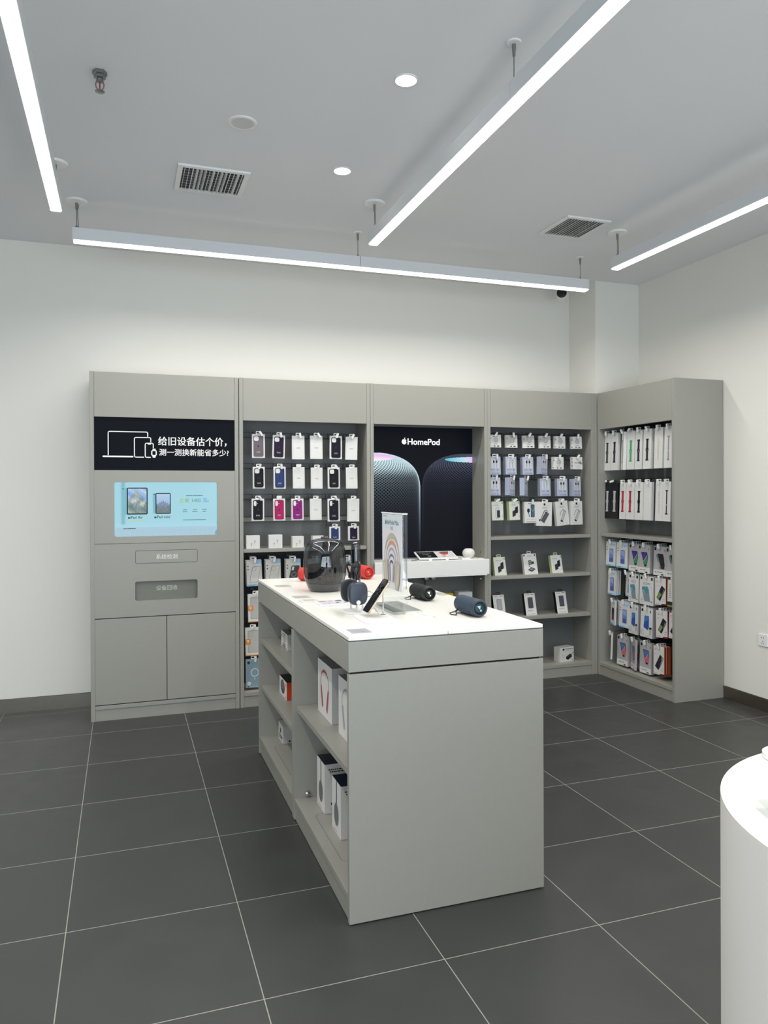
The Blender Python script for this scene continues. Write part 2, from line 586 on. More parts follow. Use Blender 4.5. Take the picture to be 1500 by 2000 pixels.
LOCK = MB()
LOCK.prism(rrect(-.0075, -.032, .0075, .006, .004), -.006, .006, WHITE, 'xz')
_lock = LOCK.build('security_lock', bevel=0.001)
_lock_me = _lock.data
bpy.data.objects.remove(_lock)
_hook_me = {}
def hook(t, x, z, y0=0.042, y1=0.28, tilt=0.0):
    """double wire hook reaching out of the rail, white lock on its tip"""
    key = round(y1 - y0, 3)
    if key not in _hook_me:
        L = y1 - y0
        mb = MB()
        mb.tube([(0, L, 0), (0, 0.004, 0), (0, -.004, 0.004), (0, -.006, 0.012)], 0.0024, WIRE, 6)
        mb.box(-.016, L - .005, -.018, -.012, L, .022, RAIL).box(.012, L - .005, -.018, .016, L, .022, RAIL)
        mb.box(-.012, L - .005, -.006, .012, L, .006, CABIN)
        o = mb.build('display_hook', None, smooth=True)
        _hook_me[key] = o.data
        bpy.data.objects.remove(o)
    h = bpy.data.objects.new('display_hook', _hook_me[key])
    COL.objects.link(h)
    h.parent = t
    h.location = (x, y0, z)
    l = bpy.data.objects.new('security_lock', _lock_me)
    COL.objects.link(l)
    l.parent = h
    l.location = (0.002, -0.007, 0.002)
    l.rotation_euler = (R(12), R(tilt), R(random.uniform(-25, 25)))
    return h

# --- recycling kiosk cabinet
W0 = 0.997
kc = cabinet('kiosk_cabinet', 'grey trade-in kiosk cabinet with a lit screen and two doors, leftmost in the row', -0.013, W0, opening=False)
SIGNBLACK = mat('sign_black', '070b14', 0.5, spec=0.12)
SIGNWHITE = mat('sign_white', 'f4f4f2', 0.5)
sg = MB().box(0.027, 0.014, 1.708, W0 - .027, 0.03, 2.069, SIGNBLACK)
sa = Art(sg, FRONT @ Matrix.Translation((0, 0, -0.0139)))
def SP(px, py):   # sign layout in its own millimetre grid
    return 0.025 + px * 0.0006367, 2.071 - py * 0.000640
def outline(pts, t, cl=False):
    P = [SP(*p) for p in pts]
    sa.line(P + ([P[0]] if cl else []), t, SIGNWHITE)
L_ = [(145, 415)] + [(145 + 12 * (1 - cos(a)), 160 - 12 * sin(a)) for a in np.linspace(0, pi / 2, 5)][0:0]
outline([(145, 412), (145, 172), (148, 162), (158, 157), (535, 157), (545, 160), (549, 170), (549, 208)], .0062)
sa.rr(*SP(88, 432), *SP(400, 416), .004, SIGNWHITE)
outline([(412, 232), (415, 222), (425, 217), (570, 217), (578, 221), (581, 230), (581, 268)], .0062)
outline([(412, 230), (412, 416), (416, 425), (426, 429), (510, 429)], .0062)
outline([(607, 330), (607, 290), (603, 281), (593, 277), (536, 277), (527, 281), (523, 291), (523, 416), (527, 426), (537, 430), (580, 430)], .0062)
sa.rr(*SP(548, 291), *SP(584, 279), .003, SIGNWHITE)
sa.rr(*SP(598, 433), *SP(632, 335), .006, SIGNWHITE)
sa.rr(*SP(585, 412), *SP(643, 353), .009, SIGNWHITE)
sa.rr(*SP(597, 404), *SP(632, 361), .005, SIGNBLACK)
u_, v_ = SP(1046, 290)
sa.text('给旧设备估个价，', u_ + .008, v_, 0.0655, SIGNWHITE, 0.012, 0.98)
u_, v_ = SP(1043, 403)
sa.text('测一测换新能省多少?', u_, v_, 0.0515, SIGNWHITE, 0.010)
sg.build('sign_panel', kc)
up_ = MB().frame((0.027, 1.204, W0 - .027, 1.705), (0.155, 1.250, 0.846, 1.624), .014, -.02, -.002, CAB)
up_.build('screen_panel', kc, bevel=0.001)
lowp = MB().frame((0.027, 0.698, W0 - .027, 1.202), (0.288, 0.806, 0.706, 0.939), .012, -.02, -.002, CAB)
la = Art(lowp, FRONT @ Matrix.Translation((0, 0, -0.002)))
la.rrl(0.289, 1.062, 0.707, 1.152, .012, .003, mat('engraved_line', '4a4a48', 0.6))
la.text('系统检测', 0.498, 1.092, 0.037, mat('pale_lettering', 'e4e4de', 0.5), 0.004)
lowp.build('deposit_panel', kc, bevel=0.001)
fl_ = MB().box(0.285, 0.03, 0.803, 0.709, 0.034, 0.942, mat('recess_metal', '77796e', 0.22))
Art(fl_, FRONT @ Matrix.Translation((0, 0, -0.03))).text('设备回收', 0.498, 0.872, 0.037, mat('recess_lettering', 'c6c8c0', 0.5), 0.004)
fl_.build('deposit_flap', kc)
MB().box(0.027, 0.036, 0.10, W0 - .027, 0.05, 2.06, GAPM).build('inner_panel', kc)
MB().box(0.0275, 0.003, 0.110, 0.4935, 0.022, 0.692, CAB).build('door', kc, bevel=0.0012)
MB().box(0.4975, 0.003, 0.110, W0 - .0275, 0.022, 0.692, CAB).build('door', kc, bevel=0.0012)
MB().box(0.028, 0.0, 0.079, W0 - .028, 0.03, 0.104, CAB).build('base_shelf', kc, bevel=0.001)

# the lit screen
def screen_bg(u, v):
    c = np.zeros((len(u), 3))
    c[:] = (0.60, 0.86, 0.92)
    t = np.clip((u - .75) * 2, 0, 1)[:, None] * np.clip((v - .3) * 3, 0, 1)[:, None]
    c += t * np.array((.08, .05, .02)) * .8
    c -= (np.abs(u - .5) > .49)[:, None] * .05
    band = (v < .18)
    c[band] = (0.60, 0.78, 0.85)
    txt = (v > .02) & (v < .13) & (u > .05) & (u < .95) & (np.sin(u * 311) * np.sin(v * 190) > 0.2)
    c[txt] -= .022
    return c
scr = picture('display', 0.70, 0.385, 120, 66, screen_bg, print_mat('screen_glow', 0.66, 0.03, 0.5), kc, FRONT, (.5005, .014, 1.437))
tag(scr, 'lit pale blue screen advertising two tablets', None)
EM = lambda n, h: mat('glow_' + n, h, 0.3, emit=0.3, spec=0.2)
def lettering(name):
    mb_ = MB()
    LETTERS.append((name, mb_))
    return Art(mb_, FRONT @ Matrix.Translation((0, 0, 0.0004)))
LETTERS = []
def SQ(px, py):
    return (px - 740) * 0.000529, (422 - py) * 0.000549
DK = mat('screen_dark', '0d161f', 0.3, spec=0.2)
for (b0, b1, cam_, ) in (((180, 490, 240, 150), (240, 150, 498, 488), (195, 165)), ((563, 480, 600, 222), (596, 218, 790, 484), (580, 236))):
    tb = MB()
    B = Art(tb, FRONT @ Matrix.Translation((0, 0, 0.0002)))
    B.rr(*SQ(b0[0], b0[1]), *SQ(b0[2] + 40, b0[3] + 2), .01, EM('slate', '6fa3ae'))
    B.circ(*SQ(*cam_), .004, DK)
    B.rr(*SQ(b1[0], b1[3]), *SQ(b1[2], b1[1]), .009, DK)
    tb.build('tablet_graphic', scr)
A = lettering('tablet_name')
A.text('iPad Air', *SQ(358, 540), .026, DK, .01); A.apple(*SQ(266, 530), .014, DK)
A = lettering('tablet_name')
A.text('iPad mini', *SQ(694, 538), .026, DK, .01); A.apple(*SQ(592, 527), .014, DK)
A = lettering('small_print')
A.bars(*SQ(338, 560), .14, EM('ochre', 'a9b86e'), 1, .005)
A.bars(*SQ(1095, 247), .155, EM('ink', '3f6a74'), 1, .006, seed=3)
A = lettering('price_headline')
for st, px, h_ in (('立', 928, '8fae3f'), ('省', 996, '6fa64a'), ('1400', 1115, '4f9a86'), ('元', 1232, '4c7fc4')):
    A.text(st, *SQ(px, 338), .034, EM('c' + h_, h_), .014)
A.bars(*SQ(1275, 322), .012, EM('blue', '5a8fd0'), 1, .006)
A = lettering('price_list')
for st, px in (('¥800', 972), ('3000', 1100), ('¥200', 1224)):
    A.text(st, *SQ(px, 443), .014, EM('ink', '3f6a74'), .01)
    A.bars(*SQ(px, 458), .035, EM('ink', '3f6a74'), 1, .004, seed=px)
A = lettering('small_print')
A.bars(*SQ(1095, 560), .19, EM('ink', '3f6a74'), 1, .005, seed=9)
A = lettering('small_print')
A.bars(*SQ(272, 660), .11, DK, 1, .005, seed=4)
for n_, mb_ in LETTERS:
    mb_.build(n_, scr)
def wall_a(u, v):
    n = np.sin(u * 9 + 3 * np.sin(v * 7)) + np.sin(v * 13 + 4 * u) + .6 * np.sin(31 * u + 17 * v) * np.sin(23 * v - 9 * u)
    c = np.stack([.55 + .12 * n, .72 + .06 * n, .92 + 0 * n], 1)
    rock = (v < .95 - .9 * np.abs(u - .45)) & (v > .3)
    c[rock] = np.stack([.55 + .14 * n, .62 + .1 * n, .62 + .06 * n], 1)[rock]
    tree = v < .38 + .12 * np.sin(u * 14)
    c[tree] = np.stack([.32 + .16 * n, .45 + .12 * n, .36 + .1 * n], 1)[tree]
    return c
def wall_b(u, v):
    n = np.sin(u * 15 + 3 * np.sin(v * 9)) * np.sin(v * 19 + 5 * u)
    c = np.stack([.45 + .25 * v, .62 + .2 * v, .85 + .1 * v], 1)
    mt_ = v < .62 - .35 * np.abs(u - .5) + .04 * np.sin(u * 40)
    c[mt_] = np.stack([.3 + .12 * n, .42 + .1 * n, .6 + .05 * n], 1)[mt_]
    tree = v < .34 + .08 * np.sin(u * 17)
    c[tree] = np.stack([.14 + .12 * n, .24 + .12 * n, .22 + .08 * n], 1)[tree]
    return c
x_, z_ = SQ(369, 319)
picture('tablet_picture', .122, .171, 60, 84, wall_a, print_mat('screen_glow'), scr, FRONT @ Matrix.Translation((x_, z_, .0042)))
x_, z_ = SQ(693, 351)
picture('tablet_picture', .09, .134, 48, 70, wall_b, print_mat('screen_glow'), scr, FRONT @ Matrix.Translation((x_, z_, .0042)))

# --- phone case alcove
W1 = 0.988
c2 = cabinet('display_cabinet', 'grey alcove cabinet of phone cases on hooks, right of the kiosk', 0.989, W1)
MB().box(0.029, 0.276, 0.11, W1 - .029, 0.289, 1.112, PEG).build('peg_panel', c2)
shelf(c2, W1, 1.140)
for z in (1.985, 1.752, 1.516):
    rail(c2, W1, z, 0.29)
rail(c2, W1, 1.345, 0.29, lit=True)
for z in (1.045, .82, .575, .345):
    MB().box(.029, .262, z - .012, W1 - .029, .275, z + .02, PEG).build('hook_rail', c2)

# --- poster alcove
W2 = 0.987
c3 = cabinet('poster_cabinet', 'grey alcove cabinet with a large black speaker poster and a white tray', 1.979, W2, backd=0.225)
tr = MB().box(-.012 + .03, -.045, 0.884, W2 - .028, 0.222, 0.893, WHITE)
tr.box(.018, -.045, 0.893, W2 - .0 - .0085, -.03, 1.011, WHITE).box(.0285, -.03, 0.995, W2 - .0285, 0.222, 1.011, WHITE)
tr.build('display_tray', c3, bevel=0.002)
for a, b in ((.03, .47), (.53, W2 - .03)):
    d_ = MB().box(a, .2, .13, b, .222, .875, CABIN).build('door', c3)
    kx = b - .02 if a < .1 else a + .02
for kx in (.525, .585):
    k_ = MB().lathe([(.006, 0), (.006, .012), (.019, .014), (.021, .026), (.016, .034), (.006, .036)], mat('satin_nickel', 'a9a79f', 0.3, 0.8), 20, Matrix.Translation((kx, .2, .853)) @ Matrix.Rotation(R(90), 4, 'X'))
    k_.build('knob', c3, smooth=True)
MB().lathe([(.012, 0), (.018, .008), (.014, .02)], mat('satin_nickel'), 16, Matrix.Translation((W2 - .027, .06, .845)) @ Matrix.Rotation(R(-90), 4, 'Y')).build('magnet_catch', c3, smooth=True)
MB().box(W2 - .0274, .07, 1.05, W2 - .0268, .078, 1.066, GAPM).build('peg_hole', c3)
shelf(c3, W2, .655, .03, .2)

def poster_img(u, v):
    # layout of the printed picture: X to the right, Y down
    X = 66 + u * 1188
    Y = 190 + (1 - v) * 1575
    c = np.zeros((len(u), 3))
    c[:] = (.022, .034, .066)
    for cx, br, tint in ((-20, 1.0, (.86, .97, 1.0)), (1363, .55, (.72, .76, .90))):
        dx = (X - cx) / 680
        t = np.clip((Y - 495) / 455, 0, 1)
        hw = np.where(Y > 495, np.clip(1 - (1 - t) ** 2.5, 0, 1) ** (1 / 3), 0)
        ins = (np.abs(dx) < hw) & (Y > 505)
        q = np.clip(dx / np.maximum(hw, 1e-4), -1, 1)
        th = np.arcsin(q)
        h = np.where(Y < 950, (Y - 495) ** 1.04, (Y - 495))
        k = 2 * pi / 0.062
        a = np.abs(np.sin((th + h / 640.) * k / 2)) 
        b = np.abs(np.sin((th - h / 640.) * k / 2))
        wire = np.clip(1.5 - 2.1 * np.minimum(a, b), 0, 1)
        rim = np.clip((np.abs(q) - .86) / .14, 0, 1) ** 1.5
        fall = np.exp(-np.clip(Y - 640, 0, None) / (290 if br > .9 else 230))
        top = np.clip(1 - (Y - 505) / (290 if br > .9 else 120), 0, 1)
        I = wire * (0.04 + .96 * fall) * (1 - .2 * np.abs(q)) + top * .85 * (1 if br > .9 else .12)
        edge = np.exp(-(1 - np.abs(q)) * 680 / 15.0) * np.clip(1.25 - (Y - 700) / 900, .12, 1)
        I = np.maximum(I * (1 - .2 * rim), edge * (1.0 if br > .9 else .45))
        I += rim * .35 * fall * br
        I *= br if br < .9 else 1
        col = np.clip(I, 0, 1)[:, None] * np.array(tint) + (1 - np.clip(I, 0, 1))[:, None] * np.array((.020, .030, .058))
        c[ins] = col[ins]
        ex = ((X - cx) / (400 if br > .9 else 425)) ** 2 + ((Y - (560 if br > .9 else 577)) / (48 if br > .9 else 36)) ** 2
        g = (ex < 1) & ins
        if br > .9:
            cc = np.stack([.97 + 0 * X, .80 + .2 * np.clip((Y - 535) / 50, 0, 1) - .08 * (X / 400), .98 + 0 * X], 1)
        else:
            s_ = np.clip((X - 930) / 330, 0, 1)
            cc = np.stack([.35 + .60 * s_, .80 + .14 * s_ - .18 * np.clip((s_ - .75) * 4, 0, 1), .92 + .05 * s_], 1)
        c[g] = cc[g]
    return c
po = thing('speaker_poster', 'black backlit poster of two mesh speakers inside the alcove', 'poster', (1.979 + W2 / 2, 0.4845, 1.545))
PW = W2 - .056
picture('poster_print', PW, 1.05, 400, 450, poster_img, print_mat('poster_glow', 0.95, 0.3, 0.08), po, FRONT)
MB().box(-PW / 2, .0005, -.525, PW / 2, .0012, .525, BLACK).build('backing_board', po)
pt = MB()
A = Art(pt, FRONT @ Matrix.Translation((0, 0, .0006)))
GW = mat('glow_white', 'ffffff', 0.4, emit=0.85)
A.text('HomePod', .032, .385, .070, GW, .016)
A.apple(-.137, .407, .044, GW)
pt.build('poster_lettering', po)

# --- accessory alcove
W3 = 0.999
c4 = cabinet('accessory_cabinet', 'grey alcove cabinet of cables and chargers with three open shelves', 2.967, W3)
for z in (2.02, 1.842, 1.668, 1.478):
    rail(c4, W3, z, 0.29)
for z in (1.183, 0.862, 0.522):
    shelf(c4, W3, z)
MB().box(W3, 0.002, 0, W3 + .03, .05, Z1, CAB).build('corner_filler', c4)

# --- side cabinet along the right wall
W4 = 0.948
c5 = cabinet('side_cabinet', 'grey cabinet along the right wall with watch straps and screen protectors', 0, W4, (3.998, 0.262, 0), R(-90), backd=0.265, depth=0.444)
MB().box(0.029, 0.256, 0.11, W4 - .029, 0.264, 1.165, PEG).build('peg_panel', c5)
MB().box(0.029, 0.256, 2.0, W4 - .029, 0.264, 2.34, PEG).build('peg_panel', c5)
shelf(c5, W4, 1.195, .012, .265)
for z in (2.045, 1.632):
    rail(c5, W4, z, .265)
for z in (1.14, .895, .655, .38):
    MB().box(.029, .245, z - .012, W4 - .029, .256, z + .02, PEG).build('hook_rail', c5)

# ------------------------------------------------------------------ ceiling fittings
GLOW = mat('lamp_diffuser', 'fffdf8', 0.5, emit=STRIP_GLOW)
def pendant(label, p0, p1, wires, z=3.083, h=0.085, wd=0.062, seg=1):
    p0, p1 = Vector(p0), Vector(p1)
    d = p1 - p0
    L = d.length
    t = thing('pendant_light', label, 'ceiling light', (p0.x, p0.y, z), (0, 0, math.atan2(d.y, d.x)), 'linear pendant lights')
    for q in range(seg):
        a, b = L * q / seg, L * (q + 1) / seg
        MB().box(a + .0015, -wd / 2, .012, b - .0015, wd / 2, h, HOUSING).build('housing', t, bevel=0.001)
    gl = MB()
    gl.prism([(-wd / 2 + .005, .012), (-wd / 2 + .005, .003), (-wd / 2 + .009, 0), (wd / 2 - .009, 0), (wd / 2 - .005, .003), (wd / 2 - .005, .012)], 0.004, L - .004, GLOW, 'yz')
    gl.build('diffuser', t, fix=True)
    al = bpy.data.lights.new('pendant_lamp', 'AREA')
    al.shape = 'RECTANGLE'
    al.size, al.size_y = L - .01, wd - .012
    al.energy = STRIP_POWER * L
    al.spread = R(160)                # recessed lens: little light above 80 degrees
    al.color = (1.0, 0.975, 0.925)
    lo_ = bpy.data.objects.new('pendant_lamp', al)
    COL.objects.link(lo_)
    lo_.parent = t
    lo_.location = (L / 2, 0, -.002)
    for a in (0, L):
        MB().box(a - .003, -wd / 2, .004, a + .003, wd / 2, h, HOUSING).build('end_cap', t)
    for s_, big in wires:
        H = ZC - z
        mb = MB().tube([(s_, 0, h), (s_, 0, H - .01)], .0025, WIRE, 6)
        mb.tube([(s_, 0, h), (s_, 0, h + .018)], .007, WIRE, 8)
        mb.tube([(s_, 0, H - .055), (s_, 0, H - .01)], [.006, .009], WIRE, 8)
        if big:
            mb.tube([(s_ + .012, 0, h), (s_ + .008, .003, h + .05), (s_ + .006, .002, H - .06), (s_ + .014, 0, H - .02)], .0025, WIRE, 6)
        mb.build('suspension_wire', t, smooth=True)
        r_ = .065 if big else .03
        MB().lathe([(r_, 0), (r_, -.005 if big else -.003), (r_ * .93, -.012 if big else -.006), (.01, -.014 if big else -.008)], WHITE, 32, Matrix.Translation((s_, 0, H))).build('ceiling_canopy', t, smooth=True)
    return t
pendant('linear pendant light parallel to the back wall, above the cabinets', (-0.083, -.22, 0), (3.573, -.22, 0), ((.02, True), (1.82, False), (3.60, False)), seg=2)
pendant('linear pendant light at the left edge of the ceiling', (-.140, -.735, 0), (-.140, -6.2, 0), ((.03, True), (1.80, False), (3.62, False), (5.4, False)), seg=3)
pendant('long linear pendant light running over the middle of the shop', (1.678, -.735, 0), (1.678, -6.2, 0), ((.03, True), (1.80, False), (3.62, False), (5.4, False)), seg=3)
pendant('linear pendant light near the right wall', (3.438, -.76, 0), (3.438, -6.2, 0), ((.03, True), (1.80, False), (3.62, False), (5.4, False)), seg=3)

pendant('linear pendant light beyond the left edge of the view', (-1.96, -.735, 0), (-1.96, -6.2, 0), ((.03, True), (1.80, False), (3.62, False), (5.4, False)), seg=3)

def vent(label, x0, y0, x1, y1, n, dark):
    t = thing('ceiling_vent', label, 'vent', ((x0 + x1) / 2, (y0 + y1) / 2, ZC), (0, 0, 0), 'ceiling air vents')
    hx, hy = (x1 - x0) / 2, (y1 - y0) / 2
    MB().frame((-hx, -hy, hx, hy), (-hx + .028, -hy + .028, hx - .028, hy - .028), .002, -.012, 0, WHITE, 'xy').build('frame', t, bevel=0.002)
    MB().box(-hx + .02, -hy + .02, -.001, hx - .02, hy - .02, 0, BLACK).build('backing', t)
    for q in range(n):
        x = -hx + .028 + (2 * hx - .056) * (q + .5) / n
        MB().box(-.0012, -hy + .028, -.009, .0012, hy - .028, .009, WHITE, Matrix.Translation((x, 0, -.0095)) @ Matrix.Rotation(R(random.choice((-25, 5, 10, 25)) if dark else 42 + random.uniform(-8, 8)), 4, 'Y')).build('slat', t)
    if dark:
        for q in range(9):
            y = -hy + .035 + (2 * hy - .07) * q / 8
            MB().box(-hx + .028, y - .001, -.0055, hx - .028, y + .001, -.0015, mat('grey_vane', '8f9192', 0.5)).build('cross_vane', t)
vent('square slatted air vent in the ceiling, left of the middle light', .489, -.975, .88, -.61, 15, True)
vent('square slatted air vent in the ceiling, near the right light', 2.93, -.965, 3.265, -.60, 13, False)

def downlight(label, x, y):
    t = thing('downlight', label, 'ceiling light', (x, y, ZC), group='recessed downlights')
    MB().lathe([(.052, 0), (.052, -.004), (.046, -.006), (.043, -.002), (.043, 0)], WHITE, 40).build('trim_ring', t, smooth=True)
    MB().lathe([(.043, -.0005), (.043, -.0018), (.02, -.0022)], mat('downlight_glow', 'fffaf2', 0.5, emit=DOWNLIGHT_POWER), 40).build('lamp', t)
downlight('bright recessed downlight, nearer the camera of the two', 1.368, -2.14)
downlight('bright recessed downlight, farther from the camera of the two', 1.360, -1.156)
cs = thing('ceiling_speaker', 'round white flush speaker grille in the ceiling', 'speaker', (.753, -1.534, ZC))
MB().lathe([(.07, 0), (.07, -.005), (.064, -.008), (.054, -.006)], WHITE, 40).build('trim_ring', cs, smooth=True)
MB().lathe([(.054, -.001), (.054, -.006), (.02, -.0065)], mat('grille_white', 'd4d4d2', 0.8), 40).build('grille', cs)
sk = thing('fire_sprinkler', 'small metal fire sprinkler on the ceiling', 'sprinkler', (.113, -1.786, ZC))
SKM = mat('sprinkler_metal', '8f9090', 0.3, 0.9)
MB().lathe([(.03, 0), (.03, -.016), (.024, -.018), (.024, -.03), (.013, -.032), (.013, -.045)], SKM, 6).build('fitting', sk)
mb = MB()
for s_ in (-1, 1):
    mb.tube([(s_ * .012, 0, -.04), (s_ * .017, 0, -.055), (s_ * .014, 0, -.07), (0, 0, -.082)], .003, SKM)
mb.build('yoke', sk, smooth=True)
MB().tube([(0, 0, -.042), (0, 0, -.072)], .003, mat('red_bulb', 'b02535', 0.15)).build('bulb', sk)
mb = MB().lathe([(.006, -.082), (.02, -.084), (.02, -.086), (.004, -.088)], SKM, 20)
mb.build('deflector', sk)
cm = thing('security_camera', 'small round black-faced security camera under the ceiling by the corner', 'camera', (3.775, .45, ZC))
MB().lathe([(.05, 0), (.05, -.012), (.04, -.02), (.018, -.022), (.018, -.06)], WHITE, 32).build('mount', cm, smooth=True)
Mc = Matrix.Translation((0, 0, -.098)) @ Matrix.Rotation(R(-32), 4, 'Z') @ Matrix.Rotation(R(78), 4, 'X')
prof = [(.05 * sin(a), -.05 * cos(a)) for a in np.linspace(.02, pi * .72, 14)]
MB().lathe(prof, WHITE, 32, Mc).build('housing', cm, smooth=True)
MB().lathe([(.043, .022), (.043, .030), (.040, .038), (.025, .045), (.004, .047)], BLACK, 32, Mc).build('lens', cm, smooth=True)
sc_ = thing('power_socket', 'white power socket on the right wall', 'socket', (XR, -1.055, .497), (0, 0, R(-90)))
mb = MB().prism(rrect(-.043, -.043, .043, .043, .006), 0, .008, WHITE, 'xz')
mb.build('face_plate', sc_, bevel=0.002)
mb = MB()
A = Art(mb, FRONT @ Matrix.Translation((0, 0, .0082)))
for x, z in ((-.012, .018), (.006, .018)):
    A.rr(x - .003, z - .004, x + .003, z + .004, .002, INK)
for x, z in ((-.0, -.008), (-.008, -.022), (.008, -.022)):
    A.rr(x - .003, z - .004, x + .003, z + .004, .002, MID)
mb.build('socket_holes', sc_)

# ------------------------------------------------------------------ island
IX0, IX1, IYN, IYM, IYF = 0.956, 1.748, -2.625, -1.677, -0.712
ZT = 1.033
def island(name, label, y0, y1, shelves, near):
    t = thing(name, label, 'cabinet', (0, 0, 0), group='island display units')
    T = .022
    MB().box(IX0, y0, 0.004, IX1, y0 + T, .899, CAB).build('end_panel' if near else 'side_panel', t, bevel=0.0015)
    MB().box(IX0, y1 - T, 0.004, IX1, y1, .899, CAB).build('side_panel', t, bevel=0.0015)
    xm = (IX0 + IX1) / 2
    MB().box(xm - .009, y0 + T, .08, xm + .009, y1 - T, .899, CAB).build('back_panel', t)
    MB().box(IX0 + .012, y0 + .012, .899, IX1 - .012, y1 - .012, .906, GAPM).build('recess_strip', t)
    MB().box(IX0, y0, .906, IX1, y1, 1.0145, CAB).build('top_frame', t, bevel=0.0015)
    MB().box(IX0 + .008, y0 + .008, 1.0145, IX1 - .008, y1 - .008, 1.019, CABIN).build('top_spacer', t)
    for a, b in ((IX0 + .001, 1.3430), (1.3455, IX1 - .001)):
        MB().box(a, y0 + .001, 1.019, b, y1 - .001, ZT, TOP).build('worktop_panel', t, bevel=0.0015)
    for sx in (-1, 1):
        xa, xb = (IX0 + .001, xm - .009) if sx < 0 else (xm + .009, IX1 - .001)
        MB().box(xa, y0 + T, .078, xb, y1 - T, .105, CAB).build('base_shelf', t, bevel=0.0015)
        f = xa + .006 if sx < 0 else xb - .02
        MB().box(f, y0 + T, 0.004, f + .014, y1 - T, .078, CAB).build('plinth', t)
        for z in shelves:
            fa, fb = (xa + .012, xb) if sx < 0 else (xa, xb - .012)
            MB().box(fa, y0 + T + .002, z - .026, fb, y1 - T - .002, z, CAB).build('shelf', t, bevel=0.0015)
    lid = MB()
    Art(lid, Matrix.Translation((0, 0, .1052))).rrl(1.003, y0 + .25, xm - .06, y1 - .228, .03, .0016, mat('engraved_line'))
    lid.build('cable_lid', t)
    if near:
        MB().lathe([(.009, 0), (.013, .006), (.012, .016), (.004, .02)], CHROME, 20, Matrix.Translation((IX0 + .062, y1 - T, .124)) @ Matrix.Rotation(R(90), 4, 'X')).build('magnet_catch', t, smooth=True)
        MB().box(IX0 + .03, y1 - .13, .885, IX0 + .05, y1 - .1, .899, BLACK).build('latch', t)
    return t
island('island_cabinet', 'near half of the grey white-topped island, with its plain end panel', IYN, IYM - .002, (.543,), True)
island('island_cabinet', 'far half of the grey white-topped island, with three open levels', IYM + .002, IYF, (.685, .410), False)

# ------------------------------------------------------------------ round white table in the corner of the view
rt = thing('round_table', 'round white drum-shaped display table at the right', 'table', (2.023, -4.064, 0))
MB().lathe([(.535, 0.0), (.535, .01), (.549, .012), (.549, .796)], mat('table_lacquer', 'eceae6', 0.4), 128).build('drum', rt, smooth=True)
MB().lathe([(.549, .796), (.549, .799), (.548, .80), (.3, .80)], TOP, 128).build('table_top', rt, smooth=True)

# ------------------------------------------------------------------ packages on hooks
ORD = ['leftmost', 'second from left', 'third from left', 'fourth from left', 'fifth from left', 'sixth from left', 'seventh from left', 'rightmost']
def tab(parent, w_=.036, mt=WHITE, d=.006, x=0.0):
    mb = MB().frame((x - w_ / 2, -.002, x + w_ / 2, .022), (x - w_ / 2 + .005, .006, x + w_ / 2 - .005, .016), .004, -d / 2 - .0006, -d / 2 + .0006, mt, 'xz', ro=.005)
    mb.build('hang_tab', parent)

def carton(name, label, cat, group, loc, w_, h_, d, front=CARD, side=None, bevel=.0012):
    """a hanging carton: origin at the middle of its top front edge"""
    mb = MB()
    mb.box(-w_ / 2, 0, -h_, w_ / 2, d, 0, side or front)
    A = Art(mb)
    if side:
        A.rect(-w_ / 2, -h_, w_ / 2, 0, front)
    return mb, A

def hang(mb, name, label, cat, group, loc, rot=(0, 0, 0), tabw=.036, tabm=WHITE, d=.006, bevel=.0):
    o = mb.build(name, None, bevel=bevel)
    o.location = loc
    o.rotation_euler = rot
    tag(o, label, cat, group)
    if tabw:
        tab(o, tabw, tabm, d)
    return o

# phone cases: (x, top z), case colour, words
GAPS = mat('pale_outline', 'c5c4c1', 0.5)
def case_pack(loc, w_, h_, colour, words, pill=False, rot=(0, 0, 0), cat='phone case'):
    mb = MB().box(-w_ / 2, 0, -h_, w_ / 2, .018, 0, CARD)
    A = Art(mb)
    iw, t0, t1 = w_ * .39, -h_ * .065, -h_ * .95
    if colour is None:
        A.rrl(-iw, t1, iw, t0, .012, .0012, GAPS)
        if pill: A.rrl(-iw + .006, t0 - .046, -iw + .024, t0 - .008, .009, .001, GAPS)
        else: A.rrl(-iw + .006, t0 - .038, -iw + .038, t0 - .006, .010, .001, GAPS)
        A.ring(0, -h_ * .58, .024, .0006, mat('faint_outline', 'd6d5d2', 0.5))
        A.bars(0, -h_ * .50, .032, MID, 2, .0022, .005, seed=int(h_ * 1e5))
    o = hang(mb, 'phone_case_box', words, cat, 'phone case boxes on hooks', loc, rot)
    if colour is not None:
        cm_ = mat('case_' + colour, colour, 0.5, noise=0.05, scale=300, spec=0.25)
        cb = MB().prism(rrect(-iw, t1, iw, t0, .012), 0.0002, .0028, cm_, 'xz')
        B = Art(cb, FRONT @ Matrix.Translation((0, 0, .0028)))
        if pill:
            B.rr(-iw + .005, t0 - .044, -iw + .024, t0 - .006, .009, CARD)
            B.circ(-iw + .031, t0 - .025, .003, CARD)
        else:
            B.rr(-iw + .004, t0 - .038, -iw + .038, t0 - .005, .011, CARD)
        B.apple(0, -h_ * .51, .013, mat('tone_mark', '14141c', 0.4))
        B.bars(0, -h_ * .73, .032, PALE, 2, .0025, .006, seed=int(loc[0] * 1000))
        cb.build('phone_case', o)
    return o

